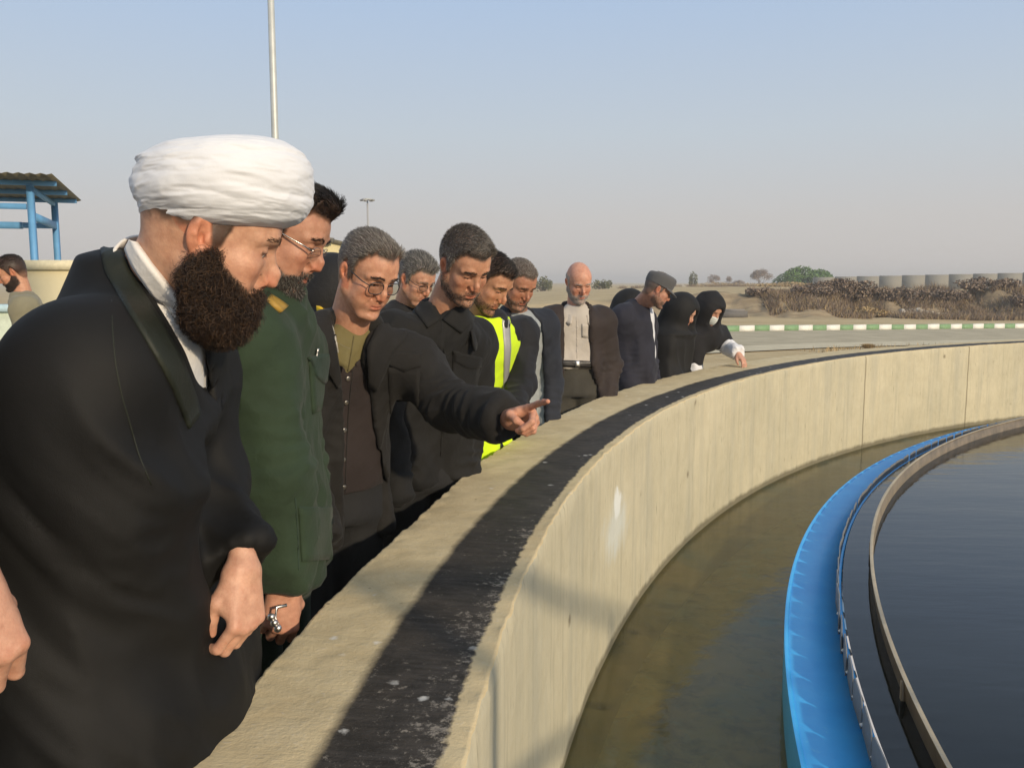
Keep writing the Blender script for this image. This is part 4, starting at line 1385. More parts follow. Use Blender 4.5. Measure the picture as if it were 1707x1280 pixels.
def make_hand(vox, curls, thumb, side=1, spread=6):
    """hand-local: x along the fingers, y towards the thumb, z out of the back of the hand; wrist at the origin"""
    g = Grid((-0.075, -0.075, -0.085), (0.20, 0.085, 0.05), vox)
    ky = [0.027, 0.009, -0.010, -0.028]
    kx = [0.092, 0.096, 0.090, 0.080]
    for y, x in zip(ky, kx):
        g.cone((0.005, y * 0.55, 0.0), (x, y, 0.0), 0.017, 0.0115, 0.014)
    g.cone((0.012, 0.018, -0.010), (0.060, 0.030, -0.014), 0.016, 0.013, 0.016)
    g.cone((0.02, -0.014, -0.010), (0.065, -0.022, -0.010), 0.014, 0.011, 0.014)
    g.cone((-0.028, 0, 0.0), (0.0, 0, 0), 0.022, 0.022, 0.02)
    lens = [(0.046, 0.027, 0.021), (0.051, 0.031, 0.022), (0.047, 0.029, 0.021), (0.037, 0.022, 0.019)]
    rad = [(0.0100, 0.0090, 0.0082, 0.0068), (0.0102, 0.0092, 0.0083, 0.0069), (0.0097, 0.0088, 0.0080, 0.0066), (0.0086, 0.0078, 0.0070, 0.0058)]
    nails = []
    for f in range(4):
        p = np.array([kx[f], ky[f], 0.0]); a = 0.0
        sp = R((1.5 - f) * spread)
        pts = [p.copy()]
        for j in range(3):
            a += R(curls[f][j])
            d = np.array([math.cos(a) * math.cos(sp), math.cos(a) * math.sin(sp), -math.sin(a)])
            p = p + d * lens[f][j]; pts.append(p.copy())
        g.chain(pts, rad[f], 0.0035)
        nails.append((pts[-1], d))
    tp = [np.array(q) for q in thumb]
    g.chain(tp, [0.016, 0.0118, 0.0105, 0.0082], 0.006)
    V, Q = g.mesh(1)
    V = V * [1, side, 1]
    if side < 0: Q = Q[:, ::-1]
    tone = np.array((0.47, 0.25, 0.165))
    C = np.tile(tone, (len(V), 1)) * (1 + 0.12 * fbm(V * 60, 3, 3))[:, None]
    tips = np.array([n_[0] for n_ in nails] + [tp[-1]]) * [1, side, 1]
    dm = np.min(np.linalg.norm(V[:, None] - tips[None], axis=2), axis=1)
    m = np.exp(-(dm / 0.014) ** 2)[:, None]
    C = C * (1 - 0.35 * m) + tone * [1.1, 0.72, 0.68] * 0.35 * m
    kn_ = np.array([[kx[f], ky[f] * side, 0.008] for f in range(4)])
    m = np.exp(-(np.min(np.linalg.norm(V[:, None] - kn_[None], axis=2), axis=1) / 0.010) ** 2)[:, None]
    C = C * (1 - 0.3 * m) + tone * [1.0, 0.7, 0.64] * 0.3 * m
    return V, Q, C


REL = ([(18, 25, 15), (22, 30, 18), (26, 32, 18), (30, 32, 18)], [(0.022, 0.022, -0.008), (0.050, 0.042, -0.022), (0.078, 0.045, -0.032), (0.100, 0.040, -0.040)])
POINT = ([(2, 8, 6), (62, 75, 40), (70, 80, 45), (74, 80, 45)], [(0.022, 0.022, -0.008), (0.050, 0.040, -0.030), (0.076, 0.028, -0.048), (0.092, 0.012, -0.052)])
CLASP = ([(48, 50, 25), (52, 52, 28), (54, 52, 28), (56, 50, 28)], [(0.022, 0.022, -0.008), (0.050, 0.040, -0.024), (0.074, 0.036, -0.040), (0.096, 0.026, -0.052)])


def hand_frame(wrist, toward, back):
    """matrix whose x points from the wrist towards 'toward' and whose z is near 'back'"""
    x = np.array(toward, float) - wrist; x /= np.linalg.norm(x)
    z = np.array(back, float); z = z - x * (z @ x); z /= np.linalg.norm(z)
    y = np.cross(z, x)
    return np.stack([x, y, z], 1)


def sleeve_folds(V, N, arm, lam=0.045, amp=0.006, seed=0, where=(0.35, 0.62, 0.97)):
    """ring creases on a sleeve: arm = [S, E, W]"""
    S, E_, W = [np.array(a) for a in arm]
    l1, l2 = np.linalg.norm(E_ - S), np.linalg.norm(W - E_)
    def pr(a, b):
        d = b - a; t = np.clip(((V - a) @ d) / (d @ d), 0, 1)
        return t, np.linalg.norm(V - a - t[:, None] * d, axis=1)
    t1, d1 = pr(S, E_); t2, d2 = pr(E_, W)
    s = np.where(d1 < d2, t1 * l1, l1 + t2 * l2); L = l1 + l2
    dist = np.minimum(d1, d2)
    ph = 2 * math.pi * s / lam + 6.5 * vnoise(V * 8, seed) + 2.0 * vnoise(V * 22, seed + 3)
    rdg = (0.5 + 0.5 * np.sin(ph)) ** 1.6
    u = s / L
    wgt = np.exp(-((u - where[1]) / 0.16) ** 2) + 0.8 * np.exp(-((u - where[2]) / 0.14) ** 2) + 0.35
    wgt = wgt * sstep(0.02, 0.16, u) * (1 - sstep(0.10, 0.15, dist)) * (0.55 + 0.6 * vnoise(V * 6, seed + 8))
    return V + N * (amp * (rdg - 0.4) * wgt)[:, None]


def cloth_folds(V, N, M, freq, amp, seed=0, mask=1.0, oct=2):
    """ridged folds: M = 3x3 with rows = axes scaled by frequency (small = along the fold)"""
    q = (V @ np.asarray(M).T) * freq
    q = q + 0.35 * np.stack([vnoise(q * 0.7, seed + 1), vnoise(q * 0.7, seed + 2), 0 * q[:, 0]], 1)
    r = 0; a = 1; s_ = 0
    for k in range(oct):
        r = r + a * (1 - 2 * np.abs(vnoise(q * 2 ** k, seed + 5 * k))); s_ += a; a *= 0.5
    return V + N * (amp * r / s_ * mask)[:, None]


def sdpoly(px, py, poly):
    """signed distance (pixels) to a polygon, negative inside"""
    poly = np.asarray(poly, float)
    d = np.full(px.shape, 1e9); inside = np.zeros(px.shape, bool)
    n = len(poly)
    for i in range(n):
        a, b = poly[i], poly[(i + 1) % n]
        e = b - a
        t = np.clip(((px - a[0]) * e[0] + (py - a[1]) * e[1]) / (e @ e + 1e-9), 0, 1)
        d = np.minimum(d, np.hypot(px - a[0] - t * e[0], py - a[1] - t * e[1]))
        c = ((a[1] <= py) & (b[1] > py)) | ((b[1] <= py) & (a[1] > py))
        xx = a[0] + (py - a[1]) / (e[1] if abs(e[1]) > 1e-9 else 1e-9) * e[0]
        inside ^= c & (px < xx)
    return np.where(inside, -d, d)


class Person:
    def __init__(s, label, group=None, **k):
        s.k = k
        s.vox = k.get('vox', 0.008)
        s.head = U(*k['head'])
        s.Rh = rotm(k['haz'], k.get('hp', 20), k.get('hr', 0))
        s.hs = k.get('hs', 1.0)
        s.neck = U(*k['neck'])
        s.taz = R(k['taz'])
        s.F = np.array([math.cos(s.taz), math.sin(s.taz), 0]); s.L = np.array([-s.F[1], s.F[0], 0]); s.Zv = np.array([0, 0, 1.0])
        s.hz = k.get('hz', 0.93)
        s.gz = gz(s.neck[0], s.neck[1]) if s.neck[1] > 14 else 0.0
        lean = k.get('lean', 0.10); slean = k.get('slean', 0.0)
        s.hip = np.array([*(s.neck - s.F * lean - s.L * slean)[:2], s.hz])
        s.base = np.array([s.hip[0], s.hip[1], 0.0])
        s.e = empty('person', s.base, label, 'person', group)
        s.sw = k.get('sw', 0.185)            # shoulder joint half-spacing
        s.build = k.get('build', 0.96)
        s.h = k.get('h', {})
        s.bv = {}
        up = k.get('drop', 0.055)
        s.S = [s.neck + s.L * sg * s.sw - s.Zv * up - s.F * 0.015 for sg in (1, -1)]
        s.arms = []
        for i, sg in enumerate((1, -1)):
            a = k.get('armL' if sg > 0 else 'armR', 'hang')
            if a == 'hang':
                S = s.S[i]; E_ = S + s.L * sg * 0.045 - s.Zv * 0.285 - s.F * 0.01; W = E_ - s.Zv * 0.235 + s.F * 0.075 - s.L * sg * 0.01
            elif a == 'front':
                S = s.S[i]; E_ = S + s.L * sg * 0.05 - s.Zv * 0.27 + s.F * 0.0; W = E_ - s.Zv * 0.12 + s.F * 0.18 - s.L * sg * 0.13
            else:
                S = U(*a[0]) if a[0] is not None else s.S[i]
                E_, W = U(*a[1]), U(*a[2])
            s.S[i] = S
            s.arms.append([S, E_, W])

    # torso centre line at height z
    def ctr(s, z):
        t = np.clip((np.asarray(z, float) - s.hip[2]) / (s.neck[2] - s.hip[2]), -0.02, 1.2)
        bow = s.k.get('bow', 0.02)
        c = s.hip[None, :2] + (s.neck - s.hip)[None, :2] * (np.clip(t, 0, 2) ** s.k.get('curve', 1.4))[:, None]
        return c - s.F[None, :2] * (bow * np.sin(np.pi * np.clip(t, 0, 1)))[:, None]

    def torso(s, g, off=0.0, hem=None, prof=None, n=2.5, k=0.03):
        H = s.neck[2] - s.hip[2]
        b = s.build
        prof = prof or [(-0.62, .195, .145), (-0.35, .195, .14), (-0.1, .188, .135), (0.15, .180, .130), (0.40, .178, .128), (0.62, .188, .132), (0.78, .188, .122), (0.88, .160, .105), (0.96, .105, .085), (1.03, .066, .066), (1.08, .058, .06)]
        belly = s.k.get('belly', 0.0)
        t = np.array([p[0] for p in prof]); a = np.array([p[1] for p in prof]) * b; d = np.array([p[2] for p in prof]) * b
        d = d + belly * np.exp(-((t - 0.2) / 0.3) ** 2)
        z = s.hip[2] + t * H
        if hem is not None:
            keep = z > hem
            a0, d0 = np.interp(hem, z, a), np.interp(hem, z, d)
            z = np.r_[hem, z[keep]]; a = np.r_[a0, a[keep]]; d = np.r_[d0, d[keep]]
        c = s.ctr(z) + s.F[None, :2] * (belly * 0.6 * np.exp(-((z - s.hip[2] - 0.2 * H) / (0.3 * H)) ** 2))[:, None]
        g.loft(z, c[:, 0], c[:, 1], a, d, s.taz, n, k, off)

    def bounds(s, lowz, pad=0.2):
        pts = np.array([s.neck, s.hip] + [p for a in s.arms for p in a])
        lo, hi = pts.min(0) - pad, pts.max(0) + pad
        lo[:2] = np.minimum(lo[:2], s.hip[:2] - 0.27); hi[:2] = np.maximum(hi[:2], s.hip[:2] + 0.27)
        lo[2] = lowz - 0.03; hi[2] = max(hi[2] - 0.06, s.neck[2] + 0.12)
        return lo, hi

    def w2(s, P): return s.head + (P * s.hs) @ s.Rh.T

    def to_local(s, p): return ((np.asarray(p) - s.head) @ s.Rh) / s.hs

    def make_body(s, hands=(None, None), hvox=0.0024, hvox_hand=0.0026):
        """skin: head, neck, trunk, limbs and hands"""
        nk = s.to_local(s.neck + s.Zv * 0.005)
        V, Q = make_head(s.h, nk, hvox)
        N = normals(V, Q)
        hm = None
        if s.h.get('hair', True):
            hl = hairline(V, s.h)
            cap = np.ones(len(V))
            m = sstep(0.0, 0.022, hl)
            th = s.h.get('hthick', 0.010)
            top = np.interp(V[:, 2], [-0.06, 0.02, 0.09], [0.35, 0.7, 1.25])
            V2 = V + N * (th * m * top)[:, None]
            quiff = s.h.get('quiff', 0.0)
            if quiff: V2 = V2 + N * (quiff * m * sstep(0.0, 0.07, V[:, 0]) * sstep(0.05, 0.10, V[:, 2]))[:, None]
            hm = sstep(-0.004, 0.010, hl)
            V = V2; N = normals(V, Q)
        C = head_colors(V if hm is None else V, N, s.h)
        s.hV, s.hQ, s.hN, s.hm = V, Q, N, hm
        parts = [(s.w2(V), Q)]; cols = [C]
        # trunk and limbs, kept inside the clothes
        lo, hi = s.bounds(0.0, 0.12)
        g = Grid(lo, hi, 0.018)
        s.torso(g, -0.026, hem=s.hip[2] - 0.1)
        for S, E_, W in s.arms:
            g.chain([S, E_, W], [0.045, 0.036, 0.025], 0.02)
        g.cone(s.neck + s.Zv * 0.02, s.neck - s.Zv * 0.06, 0.05, 0.055, 0.02)
        for sg in (1, -1):
            hp_ = s.hip + s.L * sg * 0.09
            kn_ = hp_ * [1, 1, 0] + s.Zv * 0.48 + s.F * 0.03; an = hp_ * [1, 1, 0] + s.Zv * 0.09
            g.chain([hp_, kn_, an], [0.085, 0.055, 0.038], 0.03)
            g.cone(an - s.Zv * 0.04, an + s.F * 0.16 - s.Zv * 0.05, 0.035, 0.03, 0.02)
        v, q = g.mesh(1)
        parts.append((v, q)); cols.append(np.tile(np.array(s.h.get('tone', (0.46, 0.245, 0.155))), (len(v), 1)))
        for hd in hands:
            if hd is None: continue
            wrist, toward, back, pose, side = hd[:5]
            sc = hd[5] if len(hd) > 5 else 1.0
            v, q, c = make_hand(hvox_hand, pose[0], pose[1], side)
            M = hand_frame(np.array(wrist), toward, back)
            parts.append((np.array(wrist) + (v * sc) @ M.T, q)); cols.append(c * (np.array(s.h.get('tone', (0.46, 0.245, 0.155))) / (0.46, 0.245, 0.155)))
        V_, Q_ = join_np(parts)
        s.bv['body'] = BVHTree.FromPolygons(V_.tolist(), Q_.tolist())
        s.body = mesh_np('body', V_, Q_, SKIN, s.e, cols=np.vstack(cols), base=s.base)
        # eyeballs
        u = np.linspace(0, math.pi, 13); v_ = np.linspace(0, 2 * math.pi, 19)
        uu, vv_ = np.meshgrid(u, v_, indexing='ij')
        sp = np.stack([np.cos(uu), np.sin(uu) * np.cos(vv_), np.sin(uu) * np.sin(vv_)], -1)
        Ve, Fe = grid_np(sp)
        ang = np.arccos(np.clip(Ve[:, 0], -1, 1))
        cc = np.where(ang[:, None] < 0.24, np.array([[0.006] * 3]), np.where(ang[:, None] < 0.5, np.array([[0.045, 0.025, 0.014]]), np.array([[0.62, 0.58, 0.54]])))
        for c in eyes_c(s.h):
            g_ = rotm(0, 22)
            mesh_np('eye', s.w2(c + (Ve * 0.0128) @ g_.T), Fe[:, ::-1], EYEM, s.e, cols=cc, base=s.base)

    def make_hair(s, n=9000, L=0.014, rad=0.00045, mat=None, comb=(-0.8, 0, -0.2), lift=0.5, curl=0.0, jit=0.22, seed=1, brows=True, front=(-0.25, 0.22, 1.0)):
        P, Nn = sample_on(s.hV, s.hQ, s.hN, s.hm, n, seed)
        side = P[:, 1:2] * [0, 1, 0]
        c = np.array(comb, float)[None] + np.stack([0 * P[:, 0], 6 * P[:, 1], 0 * P[:, 0]], 1) * 0.6
        low = sstep(0.07, 0.0, P[:, 2])[:, None] if False else (1 - sstep(0.02, 0.08, P[:, 2]))[:, None]
        c = c * (1 - low) + np.array([-0.35, 0, -0.95])[None] * low
        f_ = sstep(0.03, 0.085, P[:, 0])[:, None]
        c = c * (1 - f_) + (np.array(front)[None] + np.stack([0 * P[:, 0], 4 * P[:, 1], 0 * P[:, 0]], 1) * 0.4) * f_
        d = c - Nn * (c * Nn).sum(1, keepdims=True)
        d /= np.linalg.norm(d, axis=1, keepdims=True) + 1e-9
        d = d + Nn * lift * (1 - 0.55 * low)
        d /= np.linalg.norm(d, axis=1, keepdims=True)
        LL = L * np.interp(P[:, 2], [-0.06, 0.03, 0.10], [0.30, 0.6, 1.15])
        return hair_curves('hair', s.w2(P - Nn * 0.002), d @ s.Rh.T, LL, rad, mat, s.e, s.base, 4, curl, seed, jit=jit)

    def brows(s, mat, n=260, L=0.0065, rad=0.00032, seed=3):
        g = np.random.default_rng(seed)
        V = s.hV
        x, y, z = V[:, 0], np.abs(V[:, 1]), V[:, 2]
        bz = np.interp(y, [0.008, 0.028, 0.050], [0.030, 0.0375, 0.030])
        m = np.exp(-((z - bz) / (0.0036 - 0.03 * np.clip(y - 0.03, 0, 0.03))) ** 2) * (y > 0.010) * (y < 0.050) * (x > 0.05)
        P, Nn = sample_on(V, s.hQ, s.hN, (m > 0.4).astype(float), int(1.2 * n), seed)
        if len(P) == 0: return
        d = np.stack([-0.5 + 0 * P[:, 0], np.sign(P[:, 1]) * 0.9, 0.25 - 8 * (np.abs(P[:, 1]) - 0.02)], 1)
        d = d - Nn * (d * Nn).sum(1, keepdims=True); d /= np.linalg.norm(d, axis=1, keepdims=True)
        d = d + Nn * 0.12
        hair_curves('eyebrows', s.w2(P), d @ s.Rh.T, L, rad, mat, s.e, s.base, 4, 0, seed, jit=0.2)

    def short_beard(s, mat, n=5000, L=0.006, rad=0.0004, seed=5, moustache=1.0, jit=0.3, full=1.0):
        b, mo = beard_mask(s.hV, s.h)
        m = np.maximum(b * full, mo * moustache)
        P, Nn = sample_on(s.hV, s.hQ, s.hN, m, n, seed)
        d = np.array([0.15, 0, -0.9]) - Nn * (np.array([0.15, 0, -0.9]) * Nn).sum(1, keepdims=True)
        d /= np.linalg.norm(d, axis=1, keepdims=True) + 1e-9
        d = d + Nn * 0.55
        return hair_curves('beard', s.w2(P), d @ s.Rh.T, L, rad, mat, s.e, s.base, 4, 0.0012, seed, jit=jit)

    def garment(s, name, mat, off=0.0, hem=0.6, arms=True, armr=(0.066, 0.056, 0.044), sleeve=(1.0, 1.0), carve=None, vox=None, folds=1.0, prof=None, extra=None, kS=0.028, seed=0, collar=None, n=2.5, smooth=2, carve_depth=None, neckcut=0.0):
        vox = vox or s.vox
        lo, hi = s.bounds(hem, 0.16)
        g = Grid(lo, hi, vox)
        s.torso(g, off, hem=hem, prof=prof, n=n)
        if arms:
            for i, (S, E_, W) in enumerate(s.arms):
                t = sleeve[i] if isinstance(sleeve, (tuple, list)) else sleeve
                if t <= 0:
                    g.cone(S, S - s.Zv * 0.03, armr[0] + off, armr[0] + off, kS); continue
                W2 = E_ + (W - E_) * t
                ar = [q * 0.91 for q in s.k.get('armr', armr)]
                g.chain([S, E_, W2], [ar[0] + off, ar[1] + off, ar[2] + off], kS)
                # flat cuff end
            # shoulder slope from the neck out to the joints
            for S in s.S: g.cone(s.neck - s.Zv * 0.035, S + s.Zv * 0.005, 0.058 + off, (s.k.get('armr', armr))[0] * 0.92 + off, 0.05)
        if extra: extra(g)
        if arms:                     # flat cuffs
            for i, (S, E_, W) in enumerate(s.arms):
                t = sleeve[i] if isinstance(sleeve, (tuple, list)) else sleeve
                if t <= 0.5: continue
                W2 = E_ + (W - E_) * t
                d_ = (W2 - E_) / np.linalg.norm(W2 - E_)
                sl, X, Y, Z = g.region(W2 - 0.12, W2 + 0.12)
                if g.F[sl].size == 0: continue
                pl = (X - W2[0]) * d_[0] + (Y - W2[1]) * d_[1] + (Z - W2[2]) * d_[2]
                rd = np.sqrt((X - W2[0]) ** 2 + (Y - W2[1]) ** 2 + (Z - W2[2]) ** 2)
                g.F[sl] = np.where(rd < 0.105, np.maximum(g.F[sl], pl - 0.006), g.F[sl])
        if carve is not None:
            X, Y, Z = np.meshgrid(*g.ax, indexing='ij')
            P = np.stack([X, Y, Z], -1)
            px, py, dep = PXY(P)
            for poly, depthcut in carve:
                sdp = sdpoly(px, py, poly) * dep / FPX
                c = s.ctr(Z.ravel()).reshape(*Z.shape, 2)
                vx = np.stack([X - c[..., 0], Y - c[..., 1]], -1)
                # keep only the side that faces the camera
                vd = -(c - CAM[:2]); vd /= np.linalg.norm(vd, axis=-1, keepdims=True)
                front = -(vx * vd).sum(-1) + depthcut
                cut = np.maximum(sdp, front)
                g.F = np.maximum(g.F, -cut).astype(np.float32)
        V, Q = g.mesh(smooth)
        N = normals(V, Q)
        if folds:
            if arms:
                for i, arm in enumerate(s.arms): V = sleeve_folds(V, N, arm, seed=seed + i * 7, amp=0.009 * folds)
            M = np.array([s.L * 1.0 + s.Zv * 0.35, s.F * 1.0, s.Zv * 0.30 - s.L * 0.1])
            V = cloth_folds(V, N, M, 5.5, 0.017 * folds, seed + 40)
            M = np.array([s.L * 1.0 - s.Zv * 0.8, s.F, s.Zv * 0.4 + s.L * 0.3])
            V = cloth_folds(V, N, M, 11.0, 0.0075 * folds, seed + 60)
            V = lap(V, Q, 0.3)
        s.bv[name] = BVHTree.FromPolygons(V.tolist(), Q.tolist())
        return mesh_np(name, V, Q, mat, s.e, base=s.base)

    def trousers(s, mat, hem=0.06, top=None, vox=0.016, r=(0.105, 0.082, 0.068)):
        top = top or s.hip[2] + 0.12
        lo = np.array([s.hip[0] - 0.34, s.hip[1] - 0.34, hem - 0.03]); hi = np.array([s.hip[0] + 0.34, s.hip[1] + 0.34, top + 0.05])
        g = Grid(lo, hi, vox)
        z = np.array([s.hip[2] - 0.12, s.hip[2], top])
        c = s.ctr(z)
        g.loft(z, c[:, 0], c[:, 1], np.array([.185, .18, .17]) * s.build, np.array([.13, .128, .122]) * s.build + s.k.get('belly', 0) * 0.6, s.taz, 2.4, 0.03)
        for sg in (1, -1):
            hp_ = s.hip + s.L * sg * 0.092 - s.Zv * 0.06
            kn_ = hp_ * [1, 1, 0] + s.Zv * 0.48 + s.F * 0.03; an = hp_ * [1, 1, 0] + s.Zv * hem
            g.chain([hp_, kn_, an], r, 0.035)
        g.F = np.maximum(g.F, (hem - g.ax[2])[None, None, :].astype(np.float32))
        V, Q = g.mesh(2); N = normals(V, Q)
        V = cloth_folds(V, N, np.array([s.L, s.F, s.Zv * 0.25]), 7, 0.007, 11)
        s.bv['trousers'] = BVHTree.FromPolygons(V.tolist(), Q.tolist())
        mesh_np('trousers', V, Q, mat, s.e, base=s.base)
        for sg in (1, -1):
            an = (s.hip + s.L * sg * 0.092) * [1, 1, 0]
            g = Grid(an + s.F * 0.05 - [0.2, 0.2, 0.0], an + s.F * 0.05 + [0.2, 0.2, 0.16], 0.014)
            g.cone(an + s.Zv * 0.05, an + s.F * 0.17 + s.Zv * 0.04, 0.048, 0.038, 0.02)
            g.cone(an + s.Zv * 0.06, an + s.Zv * 0.11, 0.045, 0.042, 0.02)
            V, Q = g.mesh(1)
            V[:, 2] = np.maximum(V[:, 2], 0.004)
            mesh_np('shoe', V, Q, SHOE, s.e, base=s.base)

    # ---- things sewn on: placed by looking at the cloth through a photo pixel, then built with real thickness there
    def hit(s, g, px, py, off=0.0):
        names = g if isinstance(g, (list, tuple)) else [g]
        d = U(px, py, 1.0) - CAM; d /= np.linalg.norm(d)
        best = None
        for n in names:
            loc, nor, idx, dist = s.bv[n].ray_cast(Vector(CAM), Vector(d), 30)
            if loc is not None and (best is None or dist < best[2]):
                nor = np.array(nor)
                if nor @ d > 0: nor = -nor
                best = (np.array(loc), nor, dist)
        return best

    def patch(s, name, mat, g, quad, nu=10, nv=10, th=0.004, off=0.001, rnd=0.0, smooth=True):
        """sheet over the cloth; quad = four photo corners (or two polylines of equal length)"""
        A, B = quad
        A, B = np.array(A, float), np.array(B, float)
        def res(L, n):
            c = np.r_[0, np.cumsum(np.linalg.norm(np.diff(L, axis=0), axis=1))]
            t = np.linspace(0, c[-1], n)
            return np.stack([np.interp(t, c, L[:, 0]), np.interp(t, c, L[:, 1])], 1)
        a, b = res(A, nu), res(B, nu)
        P = np.zeros((nu, nv, 3)); Nn = np.zeros((nu, nv, 3)); ok = np.zeros((nu, nv), bool)
        for i in range(nu):
            for j in range(nv):
                t = j / (nv - 1)
                q = a[i] * (1 - t) + b[i] * t
                h_ = s.hit(g, q[0], q[1])
                if h_: P[i, j], Nn[i, j], ok[i, j] = h_[0], h_[1], True
        if not ok.any(): return None
        if not ok.all():
            gi, gj = np.nonzero(ok)
            for i, j in zip(*np.nonzero(~ok)):
                k = np.argmin((gi - i) ** 2 + (gj - j) ** 2); P[i, j], Nn[i, j] = P[gi[k], gj[k]], Nn[gi[k], gj[k]]
        for _ in range(2):
            N2 = Nn.copy()
            N2[1:-1] += Nn[:-2] + Nn[2:]; N2[:, 1:-1] += Nn[:, :-2] + Nn[:, 2:]
            Nn = N2 / (np.linalg.norm(N2, axis=-1, keepdims=True) + 1e-9)
        for _ in range(1):
            P2 = P.copy()
            P2[1:-1, 1:-1] = 0.5 * P[1:-1, 1:-1] + 0.125 * (P[:-2, 1:-1] + P[2:, 1:-1] + P[1:-1, :-2] + P[1:-1, 2:])
            P = P2
        V, Fq = solid_np(P + Nn * off - Nn * 0.004, Nn, th + 0.004)
        # outward orientation
        fn = np.cross(P[1, 0] - P[0, 0], P[0, 1] - P[0, 0])
        if fn @ Nn[0, 0] < 0: Fq = Fq[:, ::-1]
        return mesh_np(name, V, Fq, mat, s.e, base=s.base, smooth=smooth)

    def seam(s, name, mat, g, pts, r=0.0016, n=24, off=0.0):
        pts = np.array(pts, float)
        c = np.r_[0, np.cumsum(np.linalg.norm(np.diff(pts, axis=0), axis=1))]
        t = np.linspace(0, c[-1], n)
        out = []
        for q in np.stack([np.interp(t, c, pts[:, 0]), np.interp(t, c, pts[:, 1])], 1):
            h_ = s.hit(g, q[0], q[1])
            if h_: out.append(h_[0] + h_[1] * off)
        if len(out) < 2: return None
        out = np.array(out); out[1:-1] = 0.5 * out[1:-1] + 0.25 * (out[:-2] + out[2:])
        v, f = tube_np(out, r, 6)
        return mesh_np(name, v, f, mat, s.e, base=s.base)

    def button(s, mat, g, px, py, r=0.006, name='button'):
        h_ = s.hit(g, px, py)
        if not h_: return
        p, nrm = h_[0], h_[1]
        v, f = tube_np([p - nrm * 0.002, p + nrm * 0.0025, p + nrm * 0.0035], [r, r, r * 0.7], 12)
        return mesh_np(name, v, f, mat, s.e, base=s.base)

    def collar(s, name, mat, h=0.045, r=0.068, gap=50, flare=0.012, tilt=0.0, fwd=0.01, th=0.004, z0=-0.03, fold=0.0, az=None, rb=None, drop=0.03, axw=0.45):
        """a standing (fold=0) or folded collar round the neck, open at the front by gap degrees each side"""
        az = s.taz if az is None else R(az)
        A = np.linspace(R(gap), 2 * math.pi - R(gap), 48)
        rows = [(0.0, 0.0, 0.0), (0.5, flare * 0.35, 0.0), (1.0, flare * 0.6, 0.0)]
        if fold: rows += [(1.02, flare * 0.6 + 0.006, 0.0), (0.55, flare + 0.016, 1.0), (1.0 - fold, flare + 0.026, 1.0)]
        P = np.zeros((len(A), len(rows), 3))
        ax = (s.to_world_neck if hasattr(s, 'to_world_neck') else None)
        axis = s.head - s.neck; axis = axis / np.linalg.norm(axis); axis = axis * axw + s.Zv * (1 - axw); axis /= np.linalg.norm(axis)
        fF = np.array([math.cos(az), math.sin(az), 0]); fF = fF - axis * (fF @ axis); fF /= np.linalg.norm(fF)
        fL = np.cross(axis, fF)
        for i, a in enumerate(A):
            front = 0.5 + 0.5 * math.cos(a)
            for j, (t, rr, fl) in enumerate(rows):
                hh = h * t - drop * front - (0.02 * front if fl else 0)
                rad = r + rr + 0.012 * front
                P[i, j] = s.neck + fF * (fwd + rad * math.cos(a)) + fL * rad * math.sin(a) * 0.97 + axis * (z0 + hh)
        Nn = np.zeros_like(P)
        Nn[...] = (P - s.neck - fF * fwd); Nn -= axis * (Nn @ axis)[..., None]; Nn /= np.linalg.norm(Nn, axis=-1, keepdims=True)
        V, Fq = solid_np(P, Nn, th)
        return mesh_np(name, V, Fq[:, ::-1], mat, s.e, base=s.base)

    def eyeglasses(s, fm, lens_mat, rim=0.0011, w=0.026, hgt=0.018, half=False, dz=-0.002, x0=0.099, temple=0.0016):
        g = bpy.data.objects.new('eyeglasses', None); COL.objects.link(g); g.parent = s.e
        parts = []
        for sg in (1, -1):
            c = np.array([x0, sg * 0.033, 0.006 + dz])
            a = np.linspace(0, 2 * math.pi, 33)
            ring_ = np.stack([c[0] - 0.12 * (np.abs(c[1] + w * np.cos(a)) - 0.033) - 0.10 * (hgt * np.sin(a)) * -1 * 0 + 0 * a,
                              c[1] + w * np.sign(np.cos(a)) * np.abs(np.cos(a)) ** 0.72, c[2] + hgt * np.sign(np.sin(a)) * np.abs(np.sin(a)) ** 0.72], 1)
            sel = ring_[(np.sin(a) > -0.1)] if half else ring_
            parts.append(tube_np(s.w2(sel if half else ring_), rim, 6, cap=half))
            Vl = s.w2(np.vstack([c, ring_[:-1]])); Vb = Vl - s.Rh[:, 0] * 0.0015
            n_ = 32
            Fl = [[0, i + 1, (i + 1) % n_ + 1, (i + 1) % n_ + 1] for i in range(n_)]
            o = mesh_np('lens', np.vstack([Vl, Vb]), np.array(Fl + [[q[0] + n_ + 1, q[2] + n_ + 1, q[1] + n_ + 1, q[1] + n_ + 1] for q in Fl]), lens_mat, g, base=s.base)
            # temple arm
            parts.append(tube_np(s.w2(np.array([[x0 - 0.004, sg * 0.0585, 0.013 + dz], [0.07, sg * 0.073, 0.012], [0.02, sg * 0.079, 0.016], [-0.012, sg * 0.0805, 0.030], [-0.03, sg * 0.079, 0.014]])), temple, 6))
        parts.append(tube_np(s.w2(np.array([[x0, 0.008, 0.008 + dz], [x0 + 0.004, 0, 0.011 + dz], [x0, -0.008, 0.008 + dz]])), rim * 1.1, 6))
        v, f = join_np(parts)
        mesh_np('frame', v, f, fm, g, base=s.base)


SHOE = plain('black_leather', (0.02, 0.019, 0.018), 0.4)
